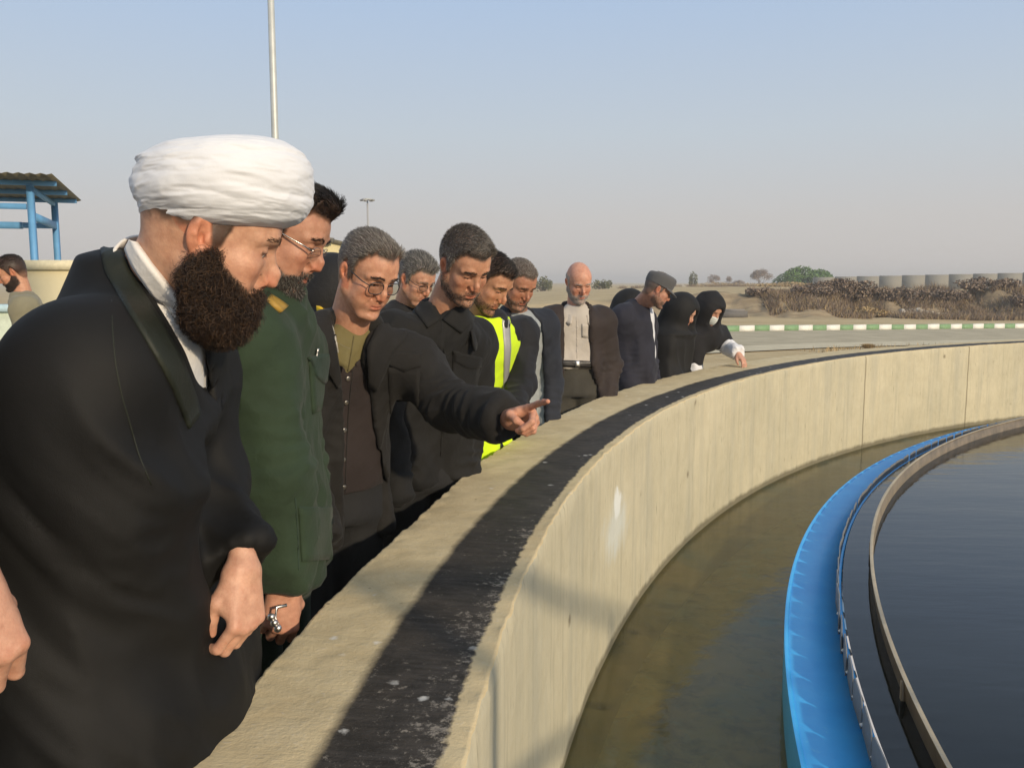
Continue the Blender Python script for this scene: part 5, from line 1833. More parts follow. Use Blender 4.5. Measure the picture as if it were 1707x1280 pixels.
# ------------------------------------------------------------------ who stands where
BLK = cloth('black_wool', (0.0058, 0.0056, 0.0053), 0.72, 0.25, 900, 0.0, 0.25, 0.08, 0.30)
BLKJ = cloth('black_cotton', (0.0125, 0.0115, 0.0105), 0.85, 0.25, 900, 0.03)
BLKS = cloth('black_shirt_cloth', (0.0100, 0.0098, 0.0095), 0.85, 0.25, 900, 0.03)
TROU = cloth('dark_trouser_cloth', (0.014, 0.014, 0.0145), 0.85, 0.25, 900, 0.03)
GREEN = cloth('dark_green_uniform', (0.022, 0.039, 0.020), 0.85, 0.18, 900, 0.05)
GREEND = cloth('uniform_flap', (0.021, 0.039, 0.025), 0.8, 0.15, 900, 0.05)
WHITE = cloth('white_cotton', (0.70, 0.71, 0.74), 0.9, 0.02, 900, 0.1, 0.2, 0.12)
ROBE = cloth('pale_grey_robe', (0.76, 0.74, 0.71), 0.85, 0.05)
BAND = cloth('cloak_edge_band', (0.015, 0.0175, 0.011), 0.6, 0.25, 900, 0.0)
BEARDM = hair_mat('dark_brown_beard', (0.022, 0.013, 0.009), (0.11, 0.06, 0.030), 0.5)
HBLACK = hair_mat('black_hair', (0.012, 0.010, 0.009), (0.03, 0.024, 0.02), 0.4)
HGREY = hair_mat('grey_hair', (0.10, 0.095, 0.09), (0.34, 0.33, 0.31), 0.45)
HSALT = hair_mat('salt_pepper_hair', (0.14, 0.125, 0.108), (0.42, 0.385, 0.345), 0.5)
HBROWN = hair_mat('brown_black_hair', (0.016, 0.012, 0.009), (0.05, 0.036, 0.026), 0.4)
GBEARD = hair_mat('grizzled_beard', (0.03, 0.026, 0.022), (0.28, 0.26, 0.23), 0.5)
DARKF = plain('dark_frame', (0.03, 0.03, 0.035), 0.3)
METALF = plain('steel_frame', (0.45, 0.43, 0.40), 0.25, 0.9)
SILVER = plain('silver', (0.62, 0.60, 0.57), 0.38, 1.0, 0.05)
SNAP = plain('snap_metal', (0.35, 0.33, 0.30), 0.3, 0.9)
lm_, nt_, p_ = newmat('lens_glass')
nt_.nodes.remove(p_)
o_ = nt_.nodes['Material Output']
tr_ = nd(nt_, 'ShaderNodeBsdfTransparent'); tr_.inputs[0].default_value = (0.94, 0.95, 0.95, 1)
gl_ = nd(nt_, 'ShaderNodeBsdfGlossy', inp={'Roughness': 0.03})
mx_ = nd(nt_, 'ShaderNodeMixShader'); mx_.inputs[0].default_value = 0.07; lk(nt_, tr_.outputs[0], mx_.inputs[1]); lk(nt_, gl_.outputs[0], mx_.inputs[2]); lk(nt_, mx_.outputs[0], o_.inputs[0])
LENS = lm_


# ---------------------------------------------------------------- 1 the cleric
def turban(p, c, rad, tilt, name='turban'):
    nu, nv = 300, 130
    th = np.linspace(0, 2 * math.pi, nu); v = np.linspace(-1, 1, nv)
    T, Vv = np.meshgrid(th, v, indexing='ij')
    # rounded-box profile, open underneath round the head
    ph = Vv * math.pi / 2
    cr = np.abs(np.cos(ph)) ** 0.50
    sz = np.sign(np.sin(ph)) * np.abs(np.sin(ph)) ** 0.86
    disp = np.full(T.shape, -1.0)
    crest = np.zeros(T.shape)
    bands = [(-0.62, 0.10, 0.3, 0.40), (-0.30, 0.34, 2.9, 0.36), (-0.05, -0.30, 2.7, 0.34), (0.25, 0.30, 3.3, 0.34), (0.50, -0.22, 3.0, 0.34), (0.78, 0.12, 0.6, 0.40), (-0.45, -0.26, 3.2, 0.26), (0.05, 0.16, 0.2, 0.26), (0.36, 0.36, 2.6, 0.24), (-0.15, 0.30, 3.5, 0.22), (0.62, 0.18, 3.0, 0.24)]
    for i, (h0, amp, ph0, wd_) in enumerate(bands):
        hc_ = h0 + amp * np.cos(T - ph0) + 0.05 * np.sin(3 * T + i)
        b = 1 - ((Vv - hc_) / wd_) ** 2 - 0.05 * ((i * 3) % 5)
        disp = np.maximum(disp, b)
    # puckers behind
    back = np.exp(-((np.abs(np.angle(np.exp(1j * (T - math.pi)))) / 0.75) ** 2))
    P0 = np.stack([np.cos(T) * 1.2, np.sin(T) * 1.2, Vv], -1)
    fine = fbm(P0 * [2.2, 2.2, 9.0] + [0, 0, 0], 31, 3)
    fine2 = 1 - 2 * np.abs(vnoise(np.stack([T * 2.2 + 1.5 * Vv, Vv * 9 + 2.0 * np.sin(T), T * 0], -1), 9))
    puck = np.sin(Vv * 15 + 2.5 * T) * back
    fine3 = 1 - 2 * np.abs(vnoise(np.stack([T * 3.5 - 2.0 * Vv, Vv * 20 + 3.0 * np.sin(T + 0.5), T * 0], -1), 19))
    d = 0.075 * np.clip(disp, -0.6, 1) + 0.013 * fine + 0.006 * fine3 + 0.012 * fine2 * (0.4 + back) + 0.018 * puck
    r_ = cr * (1 + d * 1.25)
    X = r_ * np.cos(T) * rad[0] * (1 + 0.03 * np.cos(2 * T)); Y = r_ * np.sin(T) * rad[1]; Z = sz * rad[2] * (1 + 0.4 * d)
    # fuller at the front top
    Z = Z + 0.006 * np.cos(T) * (sz > 0) * sz
    L = np.stack([X, Y, Z], -1)
    M = rotm(0, tilt)
    W = p.w2((L.reshape(-1, 3) @ M.T) + np.array(c)).reshape(L.shape)
    V, Fq = grid_np(W)
    return mesh_np(name, V, Fq, WHITE, p.e, base=p.base)


def cleric():
    p = Person('bearded cleric in a white turban and black cloak, nearest at the wall', vox=0.0085,
               head=(350, 402, 1.30), haz=17, hp=20, hs=0.93, neck=(240, 508, 1.36), taz=6, lean=0.05, bow=0.05, hz=0.95, sw=0.19, drop=0.10, build=1.0,
               armR=(None, (190, 830, 1.19), (292, 980, 1.24)), armL=(None, (338, 815, 1.46), (402, 940, 1.31)),
               h=dict(tone=(0.56, 0.315, 0.205), hairc=(0.05, 0.036, 0.026), browc=(0.045, 0.028, 0.018), nose=1.06, stubble=0.75, beardc=(0.035, 0.022, 0.015), cheek=0.012, open=0.0042, hthick=0.003, nape=0.004))
    p.make_body(hands=((U(405, 948, 1.29), U(412, 1062, 1.255), np.array([0.85, -0.45, 0.1]), CLASP, -1, 0.92), None), hvox=0.0021)
    p.make_hair(5000, 0.008, 0.0004, HBROWN, comb=(-0.3, 0, -0.9), lift=0.25)
    p.brows(HBROWN, 200, 0.007, 0.00028)
    # full beard: a dense body with strands
    g = Grid((-0.05, -0.10, -0.24), (0.16, 0.10, 0.02), 0.0035)
    for sg in (1, -1):
        g.chain([(0.006, sg * 0.066, -0.014), (0.004, sg * 0.066, -0.055), (0.030, sg * 0.050, -0.094)], [0.010, 0.019, 0.025], 0.02)
        g.cone((0.028, sg * 0.050, -0.094), (0.056, sg * 0.020, -0.106), 0.025, 0.025, 0.02)
        g.cone((0.035, sg * 0.052, -0.062), (0.070, sg * 0.030, -0.085), 0.012, 0.016, 0.02)
        g.cone((0.090, sg * 0.006, -0.052), (0.076, sg * 0.030, -0.072), 0.0055, 0.006, 0.008)
    g.ell((0.036, 0, -0.104), (0.042, 0.044, 0.032), 0.025)
    g.ell((0.072, 0, -0.092), (0.016, 0.026, 0.022), 0.02)
    g.chain([(0.078, 0.022, -0.0645), (0.0980, 0, -0.0640), (0.078, -0.022, -0.0645)], [0.006, 0.009, 0.006], 0.004, 's')
    V, Q = g.mesh(1); N = normals(V, Q)
    V = V + N * (0.006 * fbm(V * 55, 4, 3))[:, None]
    N = normals(V, Q)
    bd_ = mesh_np('beard', p.w2(V), Q, plain('beard_mass', (0.020, 0.012, 0.008), 0.9), p.e, base=p.base)
    m = np.ones(len(V))
    P, Nn = sample_on(V, Q, N, m, 26000, 8)
    d = Nn * 0.55 + np.array([0.30, 0, -0.75])
    d /= np.linalg.norm(d, axis=1, keepdims=True)
    hair_curves('beard_strands', p.w2(P - Nn * 0.002), d @ p.Rh.T, 0.022, 0.00036, BEARDM, bd_, p.base, 7, 0.0052, 8, droop=0.1, jit=0.5)
    p.short_beard(BEARDM, 9000, 0.015, 0.00034, jit=0.45)
    turban(p, (-0.004, 0, 0.091), (0.123, 0.112, 0.069), -20)
    # white under-robe with standing collar
    p.garment('robe', ROBE, off=0.006, hem=0.08, vox=0.010, sleeve=(0.0, 0.0), armr=(0.06, 0.05, 0.04), folds=0.6, seed=3)
    # cloak
    def ext(g):
        # cloak hangs from the shoulders over both arms
        SR, SL_ = p.S[1], p.S[0]
        ER, EL = p.arms[1][1], p.arms[0][1]
        WR, WL = p.arms[1][2], p.arms[0][2]
        g.chain([SR + [-.02, -0.0, 0.0], ER + [-0.03, -0.0, 0.03], ER + [-0.06, 0.0, -0.35], ER + [-0.06, 0.02, -0.75]], [0.070, 0.088, 0.105, 0.13], 0.08)
        g.chain([ER, WR - [0.02, 0, 0.0]], [0.085, 0.050], 0.05)
        g.chain([WR - [0.05, 0, 0.02], U(285, 1130, 1.29), U(290, 1300, 1.32), U(270, 1500, 1.34)], [0.050, 0.06, 0.075, 0.10], 0.06)
        g.chain([SL_, EL, U(400, 936, 1.31)], [0.075, 0.064, 0.043], 0.04)
        d_ = (WL - EL) / np.linalg.norm(WL - EL); q_ = U(401, 940, 1.31)
        sl_, X, Y, Z = g.region(q_ - 0.1, q_ + 0.1)
        pl = (X - q_[0]) * d_[0] + (Y - q_[1]) * d_[1] + (Z - q_[2]) * d_[2]
        rd = np.sqrt((X - q_[0]) ** 2 + (Y - q_[1]) ** 2 + (Z - q_[2]) ** 2)
        g.F[sl_] = np.where(rd < 0.07, np.maximum(g.F[sl_], pl), g.F[sl_])
        g.chain([p.neck + [-.03, 0, 0.0], p.neck + [-0.12, 0.0, -0.30], p.hip + [-0.14, 0, 0], p.hip * [1, 1, 0] + [-0.16, 0, 0.1]], [0.065, 0.12, 0.17, 0.21], 0.08)
    poly = [(206, 402), (222, 440), (252, 490), (283, 540), (308, 585), (322, 620), (334, 655), (341, 676), (350, 676), (352, 640), (342, 590), (336, 540), (338, 300), (206, 300)]
    p.garment('cloak', BLK, off=0.026, hem=0.04, vox=0.0085, sleeve=0.0, armr=(0.075, 0.06, 0.05), folds=0.0, extra=ext, carve=[(poly, -0.03)], seed=5, smooth=2)
    o = [c for c in p.e.children if c.name.startswith('cloak')][0]
    me = o.data
    V = np.zeros(len(me.vertices) * 3, np.float32); me.vertices.foreach_get('co', V); V = V.reshape(-1, 3).astype(float)
    Q = np.zeros(len(me.loops), np.int32); me.loops.foreach_get('vertex_index', Q); Q = Q.reshape(-1, 4)
    N = normals(V, Q)
    # long drapes falling from the shoulder towards the wrist and the hem
    low = sstep(0.05, -0.25, V[:, 2] - p.neck[2]) if False else sstep(0.03, 0.30, p.neck[2] - V[:, 2])
    M = np.array([[0.85, 0.0, 0.42], [0.05, 0.45, 0.0], [-0.05, 0.0, 0.10]])
    V = cloth_folds(V, N, M, 10.0, 0.026, 71, low, 1) + N * (0.012 * low)[:, None]; N = normals(V, Q)
    M = np.array([[0.7, 0.1, 0.6], [0.05, 0.5, 0.0], [-0.10, 0.0, 0.12]])
    V = cloth_folds(V, N, M, 21.0, 0.010, 75, low, 2)
    V = lap(V, Q, 0.3)
    me.vertices.foreach_set('co', V.astype(np.float32).ravel()); me.update()
    p.bv['cloak'] = BVHTree.FromPolygons((V + p.base).tolist(), Q.tolist())
    # edge band of the cloak, shoulder seam cord
    p.patch('edge_band', BAND, 'cloak', ([(196, 403), (212, 446), (243, 497), (272, 545), (297, 590), (312, 626), (325, 662), (333, 690)], [(168, 418), (176, 455), (204, 505), (238, 560), (268, 612), (288, 650), (303, 690), (314, 715)]), 34, 6, 0.003)
    p.seam('seam', BAND, 'cloak', [(186, 500), (188, 560), (193, 610), (203, 660), (215, 700), (232, 760), (252, 808)], 0.0011)
    p.patch('collar_band', ROBE, ['body', 'robe'], ([(208, 398), (230, 446), (262, 494), (292, 536), (314, 566)], [(226, 398), (254, 438), (286, 478), (312, 508), (330, 540)]), 26, 6, 0.006, 0.004)
    p.collar('robe_collar', ROBE, 0.046, 0.083, 8, 0.001, z0=0.014, fwd=0.0, drop=-0.01, axw=1.0)
    # ring
    return p



def px_poly(ox, oy, sc, pts): return [(ox + x / sc, oy + y / sc) for x, y in pts]


# ---------------------------------------------------------------- 2 the officer in green
def officer():
    p = Person('man in a dark green uniform with rimless glasses beside the cleric', vox=0.007,
               head=(470, 396, 1.88), haz=-4, hp=25, hs=0.90, neck=(440, 515, 1.92), taz=-6, lean=0.06, hz=0.90, sw=0.185, belly=0.02,
               armR=((412, 582, 1.78), (446, 800, 1.73), (470, 962, 1.74)), armL=((470, 590, 2.06), (480, 780, 2.10), (500, 930, 2.05)),
               h=dict(tone=(0.49, 0.255, 0.165), hairc=(0.022, 0.017, 0.014), nose=1.0, stubble=0.55, beardc=(0.075, 0.062, 0.052), cheek=-0.012, hthick=0.012, quiff=0.018, recede=0.004, open=0.0032))
    wr = U(473, 972, 1.74)
    p.make_body(hands=((wr, U(466, 1075, 1.72), np.array([0.45, -0.85, 0.1]), CLASP, 1, 1.0), None), hvox=0.0023)
    p.make_hair(12000, 0.022, 0.00045, HBLACK, comb=(-0.75, 0.35, 0.1), lift=0.04, seed=2, jit=0.07, front=(-0.6, -0.7, 0.45))
    p.brows(HBLACK, 360)
    p.short_beard(GBEARD, 7000, 0.009, 0.0004, jit=0.35)
    p.eyeglasses(METALF, LENS, rim=0.0008, half=True, dz=-0.006, w=0.025, hgt=0.017)
    p.trousers(GREEND)
    p.garment('uniform', GREEN, off=0.012, hem=0.83, armr=(0.076, 0.066, 0.054), folds=1.25, seed=12)
    p.collar('collar', GREEN, 0.045, 0.066, 35, 0.010, fold=0.7, fwd=0.012, z0=-0.01)
    g = 'uniform'
    # breast pocket with pointed flap, pen, lower pocket
    p.patch('breast_pocket', GREEN, g, ([(514, 600), (556, 592)], [(520, 690), (566, 664)]), 8, 8, 0.004)
    p.patch('pocket_flap', GREEND, g, ([(512, 596), (530, 590), (548, 590)], [(522, 626), (536, 640), (552, 622)]), 9, 7, 0.007)
    p.seam('pen', SILVER, g, [(521, 606), (526, 580)], 0.0028, 6, 0.006)
    p.patch('lower_pocket', GREEN, g, ([(497, 846), (550, 846)], [(502, 936), (560, 930)]), 8, 8, 0.004)
    p.seam('seam', GREEND, g, [(498, 846), (524, 846), (548, 845)], 0.002)
    p.seam('seam', GREEND, g, [(492, 830), (496, 880), (498, 950)], 0.002)
    p.patch('shoulder_board', plain('gold_board', (0.40, 0.24, 0.04), 0.6), g, ([(452, 494), (478, 512)], [(444, 502), (466, 522)]), 6, 4, 0.006)
    # cuff and prayer beads
    W = p.arms[1][2]
    v, f = tube_np([U(478, 1008, 1.69), U(462, 1012, 1.68), U(458, 1030, 1.68), U(466, 1045, 1.67)], 0.0035, 6); mesh_np('bead_cord', v, f, SILVER, p.e, base=p.base)
    for q in ((452, 1028), (457, 1038), (463, 1047)):
        c = U(*q, 1.665); v, f = tube_np([c + [0, -0.006, 0], c + [0, -0.003, 0], c + [0, 0.003, 0], c + [0, 0.006, 0]], [0.003, 0.008, 0.008, 0.003], 8); mesh_np('bead', v, f, SILVER, p.e, base=p.base)
    return p


# ---------------------------------------------------------------- 3 man with dark framed glasses, pointing
def pointing_man():
    VEST = cloth('dark_brown_waistcoat', (0.026, 0.019, 0.018), 0.85, 0.15, 700, 0.03)
    OLV = cloth('olive_shirt', (0.150, 0.125, 0.050), 0.85, 0.1)
    p = Person('man in dark framed glasses and open black jacket pointing over the tank', vox=0.0065,
               head=(612, 458, 2.42), haz=-44, hp=28, hr=-3, hs=0.87, neck=(580, 560, 2.50), taz=-48, lean=0.16, hz=0.90, sw=0.182, belly=0.03,
               armr=(0.066, 0.056, 0.047), armL=((684, 606, 2.62), (752, 674, 2.54), (842, 697, 2.33)), armR=((520, 580, 2.42), (498, 780, 2.42), (540, 900, 2.32)),
               h=dict(tone=(0.55, 0.285, 0.18), hairc=(0.07, 0.062, 0.055), browc=(0.04, 0.03, 0.022), nose=0.95, fat=0.008, jaw=1.1, recede=0.014, stubble=0.12, hthick=0.009, quiff=0.006, open=0.0044))
    wr = U(850, 700, 2.32)
    p.make_body(hands=((wr, U(905, 688, 2.24), np.array([0.15, 0.85, 0.45]), POINT, -1, 0.95), None), hvox=0.0024, hvox_hand=0.0024)
    p.make_hair(12000, 0.016, 0.00042, HSALT, comb=(-0.9, -0.1, 0.1), lift=0.12, seed=4, jit=0.14, front=(-0.8, -0.4, 0.4))
    p.brows(HBROWN, 300)
    p.eyeglasses(DARKF, LENS, rim=0.0014, w=0.0255, hgt=0.020, dz=-0.004)
    p.trousers(TROU)
    p.garment('shirt', OLV, off=-0.012, hem=0.93, sleeve=0.9, armr=(0.058, 0.05, 0.04), folds=0.5, seed=21)
    vpoly = [(540, 500), (640, 500), (640, 548), (612, 582), (578, 625), (562, 590), (548, 540)]
    p.garment('waistcoat', VEST, off=-0.001, hem=0.88, arms=False, folds=0.5, seed=23, carve=[(vpoly, 0.0)])
    jpoly = [(546, 500), (640, 500), (640, 545), (618, 562), (611, 593), (620, 658), (631, 744), (664, 880), (690, 980), (560, 990), (568, 900), (571, 760), (568, 668), (558, 603), (549, 560)]
    p.garment('jacket', BLKJ, off=0.014, hem=0.74, armr=(0.074, 0.063, 0.052), folds=1.1, seed=22, carve=[(jpoly, 0.01)])
    p.collar('jacket_collar', BLKJ, 0.065, 0.082, 55, 0.016, fold=0.8, z0=-0.01, fwd=0.01, th=0.007, drop=0.035)
    p.collar('shirt_collar', OLV, 0.044, 0.068, 34, 0.008, fold=0.7, z0=0.004, fwd=0.02, drop=0.06)
    p.patch('lapel', BLKJ, 'jacket', ([(546, 512), (550, 545), (556, 580), (566, 640)], [(506, 520), (512, 556), (534, 592), (560, 646)]), 16, 8, 0.009)
    p.patch('lapel', BLKJ, 'jacket', ([(642, 536), (626, 552), (613, 580), (616, 640)], [(684, 540), (676, 566), (654, 588), (626, 650)]), 16, 8, 0.009)
    p.seam('zip', plain('pale_zip', (0.5, 0.48, 0.44), 0.5), 'jacket', [(547, 530), (556, 556), (562, 590)], 0.0025, 14, 0.003)
    p.seam('placket', cloth('olive_shadow', (0.10, 0.083, 0.033)), 'shirt', [(590, 560), (585, 590), (580, 618)], 0.0022)
    for (x, y) in ((580, 631), (577, 671), (574, 717), (572, 766), (573, 812)): p.button(SNAP, 'waistcoat', x, y, 0.0075)
    p.seam('seam', BLKJ, 'waistcoat', [(588, 616), (581, 680), (577, 760), (575, 830)], 0.0018)
    p.patch('pocket_flap', BLKJ, 'jacket', ([(643, 588), (672, 586), (702, 589)], [(645, 607), (674, 619), (702, 611)]), 14, 7, 0.006)
    p.patch('breast_pocket', BLKJ, 'jacket', ([(646, 612), (700, 614)], [(650, 690), (698, 688)]), 8, 8, 0.0035)
    p.button(SILVER, 'jacket', 676, 609, 0.0065, 'snap')
    return p


# ---------------------------------------------------------------- 4 black shirt
def black_shirt_man():
    p = Person('man in a plain black shirt with short grey hair and stubble looking down', vox=0.0075,
               head=(774, 445, 2.85), haz=-54, hp=33, hr=2, hs=0.90, neck=(735, 533, 2.95), taz=-50, lean=0.14, hz=0.90, sw=0.18, belly=0.02,
               armR='hang', armL=((788, 576, 3.12), (782, 700, 3.16), (762, 880, 3.05)),
               h=dict(tone=(0.52, 0.27, 0.165), w=0.98, jaw=0.98, hairc=(0.13, 0.115, 0.10), browc=(0.05, 0.036, 0.026), nose=1.0, stubble=0.30, beardc=(0.10, 0.075, 0.058), cheek=-0.010, recede=0.004, hthick=0.010, quiff=0.004))
    p.make_body(hvox=0.0026)
    p.make_hair(12000, 0.014, 0.00048, HSALT, comb=(0.35, 0.1, 0.2), lift=0.55, seed=6, jit=0.2, front=(0.5, 0.1, 0.6))
    p.brows(HBROWN, 300)
    p.short_beard(GBEARD, 2600, 0.004, 0.00032)
    p.trousers(TROU)
    poly = [(712, 455), (716, 485), (724, 508), (733, 528), (748, 518), (768, 505), (775, 455)]
    p.garment('shirt', BLKS, off=0.008, hem=0.82, armr=(0.070, 0.060, 0.05), folds=1.15, seed=31, carve=[(poly, -0.05)])
    p.collar('shirt_collar', BLKS, 0.050, 0.074, 32, 0.012, fold=0.9, z0=0.006, fwd=0.02, drop=0.07, th=0.006)
    p.patch('collar_flap', BLKS, 'shirt', ([(706, 476), (717, 504), (734, 534)], [(686, 484), (688, 516), (712, 548)]), 12, 8, 0.008)
    p.patch('collar_flap', BLKS, 'shirt', ([(770, 506), (752, 518), (737, 534)], [(790, 516), (788, 536), (768, 556)]), 12, 8, 0.008)
    p.patch('pocket', BLKS, 'shirt', ([(755, 588), (800, 600)], [(752, 645), (792, 655)]), 8, 8, 0.004)
    p.patch('pocket_flap', BLKS, 'shirt', ([(754, 584), (802, 596)], [(756, 602), (778, 614), (800, 612)]), 9, 5, 0.006)
    p.seam('placket', BLKS, 'shirt', [(735, 530), (742, 600), (738, 680), (735, 760)], 0.003)
    for y in (575, 648, 720): p.button(SNAP if y == 575 else BLKS, 'shirt', 722 if y == 575 else 739, y, 0.006)
    return p


# ---------------------------------------------------------------- 5 hi-vis vest
HIV = cloth('hi_vis_yellow', (0.62, 0.86, 0.015), 0.75, 0.06, 500, 0.1)
REFL = plain('reflective_tape', (0.42, 0.42, 0.41), 0.45, 0.3, 0.05, 30)


def vest_man():
    NAVYJ = cloth('dark_navy_jacket', (0.012, 0.0125, 0.016), 0.8, 0.25, 900, 0.05)
    p = Person('dark haired man in a yellow safety vest over a dark jacket', vox=0.009,
               head=(815, 472, 3.45), haz=-33, hp=34, hs=0.89, neck=(806, 542, 3.55), taz=-42, lean=0.12, hz=0.92, sw=0.175,
               armr=(0.046, 0.046, 0.042), armL=((870, 556, 3.70), (869, 640, 3.60), (846, 696, 3.40)), armR='hang',
               h=dict(tone=(0.50, 0.26, 0.15), hairc=(0.022, 0.018, 0.015), w=0.95, jaw=0.92, nose=1.1, stubble=0.35, beardc=(0.09, 0.065, 0.05), hthick=0.007, quiff=0.006))
    p.make_body(hvox=0.003)
    p.make_hair(8000, 0.013, 0.0005, HBLACK, comb=(0.2, 0.2, 0.3), lift=0.4, seed=8, front=(-0.2, 0.4, 0.8))
    p.brows(HBLACK, 240)
    p.short_beard(HBLACK, 1800, 0.004, 0.0004)
    p.trousers(TROU)
    p.garment('jacket', NAVYJ, off=0.008, hem=0.80, armr=(0.074, 0.066, 0.054), folds=1.2, seed=41)
    p.collar('jacket_collar', NAVYJ, 0.055, 0.070, 30, 0.012, z0=-0.01, fwd=0.02, th=0.008)
    p.garment('vest', HIV, off=0.020, hem=0.77, arms=False, folds=0.8, seed=42, prof=[(-0.62, .20, .15), (-0.35, .20, .145), (0.15, .186, .136), (0.40, .182, .134), (0.62, .192, .136), (0.80, .185, .125), (0.90, .165, .10), (0.97, .12, .085), (1.02, .08, .07)])
    p.patch('reflective_stripe', REFL, 'vest', ([(836, 528), (840, 580), (839, 630), (838, 668)], [(848, 524), (851, 580), (847, 630), (843, 668)]), 16, 4, 0.003)
    p.patch('waist_stripe', REFL, 'vest', ([(800, 690), (845, 680)], [(800, 706), (845, 696)]), 10, 4, 0.003)
    return p


# ---------------------------------------------------------------- 6 pale grey shirt, navy coat
def grey_shirt_man():
    NAVYC = cloth('navy_coat', (0.016, 0.019, 0.028), 0.8, 0.2, 900, 0.05)
    PALE = cloth('pale_grey_shirt', (0.30, 0.325, 0.335), 0.85, 0.06)
    p = Person('short haired man in an open navy coat over a pale grey shirt', vox=0.010,
               head=(864, 474, 4.15), haz=-52, hp=33, hs=0.87, neck=(862, 530, 4.25), taz=-62, lean=0.12, hz=0.92, sw=0.19,
               armL=((900, 548, 4.36), (911, 645, 4.38), (910, 725, 4.3)), armR='hang',
               h=dict(tone=(0.42, 0.20, 0.125), hairc=(0.075, 0.062, 0.052), fat=0.008, jaw=1.1, nose=1.1, stubble=0.30, beardc=(0.12, 0.10, 0.09), hthick=0.006, recede=0.008))
    p.make_body(hvox=0.0032)
    p.make_hair(6000, 0.008, 0.0006, HSALT, lift=0.6, seed=9)
    p.brows(HBROWN, 200)
    p.short_beard(GBEARD, 1500, 0.004, 0.0005)
    p.trousers(TROU)
    p.garment('shirt', PALE, off=-0.004, hem=0.80, sleeve=0.9, armr=(0.058, 0.05, 0.045), folds=0.6, seed=51)
    poly = [(848, 500), (890, 500), (900, 530), (904, 557), (909, 640), (911, 720), (884, 720), (884, 640), (868, 560), (850, 530)]
    p.garment('coat', NAVYC, off=0.014, hem=0.78, armr=(0.074, 0.064, 0.054), folds=0.9, seed=52, carve=[(poly, 0.0)])
    p.collar('shirt_collar', PALE, 0.038, 0.064, 30, 0.008, fold=0.7, z0=-0.015, fwd=0.014)
    return p


# ---------------------------------------------------------------- 9 bald man
def bald_man():
    BRN = cloth('dark_brown_jacket', (0.028, 0.020, 0.018), 0.75, 0.2, 900, 0.05)
    SH = cloth('light_beige_shirt', (0.46, 0.42, 0.37), 0.85, 0.08)
    TR = cloth('olive_grey_trousers', (0.045, 0.042, 0.034), 0.85)
    p = Person('bald elderly man with white stubble in a brown jacket and light shirt', vox=0.011,
               head=(965, 471, 5.15), haz=-74, hp=27, hr=4, hs=0.88, neck=(960, 520, 5.22), taz=-80, lean=0.07, hz=0.94, sw=0.195, belly=0.02,
               armL=((1000, 540, 5.28), (1012, 610, 5.30), (1010, 668, 5.22)), armR=((922, 540, 5.20), (908, 615, 5.20), (912, 680, 5.12)),
               h=dict(tone=(0.56, 0.29, 0.20), hairc=(0.40, 0.37, 0.34), browc=(0.25, 0.21, 0.18), nose=1.1, stubble=0.55, beardc=(0.42, 0.37, 0.34), bald=True, hthick=0.004, jaw=0.95))
    p.make_body(hands=((U(1010, 672, 5.22), U(1011, 706, 5.2), np.array([1.0, -0.3, 0]), REL, -1), None), hvox=0.0033, hvox_hand=0.004)
    WH = hair_mat('white_hair', (0.42, 0.40, 0.37), (0.62, 0.60, 0.57))
    p.make_hair(2500, 0.012, 0.0006, WH, lift=0.4, seed=10)
    p.short_beard(WH, 2600, 0.006, 0.0005)
    p.brows(WH, 160)
    p.trousers(TR, vox=0.013, top=1.02)
    p.garment('shirt', SH, off=-0.002, hem=0.99, sleeve=0.9, armr=(0.058, 0.05, 0.045), folds=0.8, seed=61)
    poly = [(937, 492), (980, 492), (983, 545), (986, 605), (1000, 660), (1003, 720), (926, 720), (936, 640), (938, 600), (936, 540)]
    p.garment('jacket', BRN, off=0.016, hem=0.74, armr=(0.076, 0.066, 0.056), folds=0.9, seed=62, carve=[(poly, -0.02)])
    p.collar('shirt_collar', SH, 0.042, 0.066, 28, 0.010, fold=0.75, z0=-0.015, fwd=0.016)
    p.collar('jacket_collar', BRN, 0.055, 0.080, 75, 0.016, fold=0.75, z0=-0.02, fwd=0.0, th=0.006)
    p.patch('belt', plain('belt_leather', (0.015, 0.013, 0.012), 0.4), ['shirt', 'trousers'], ([(934, 600), (990, 602)], [(934, 611), (990, 613)]), 16, 4, 0.006)
    p.patch('buckle', SILVER, ['shirt', 'trousers'], ([(959, 601), (966, 601)], [(959, 611), (966, 611)]), 4, 4, 0.010)
    p.seam('placket', SH, 'shirt', [(961, 528), (962, 560), (962, 598)], 0.003)
    p.patch('pocket', SH, 'shirt', ([(970, 540), (981, 541)], [(970, 562), (982, 563)]), 6, 6, 0.004)
    for y in (545, 565, 585): p.button(SH, 'shirt', 962, y, 0.006)
    return p


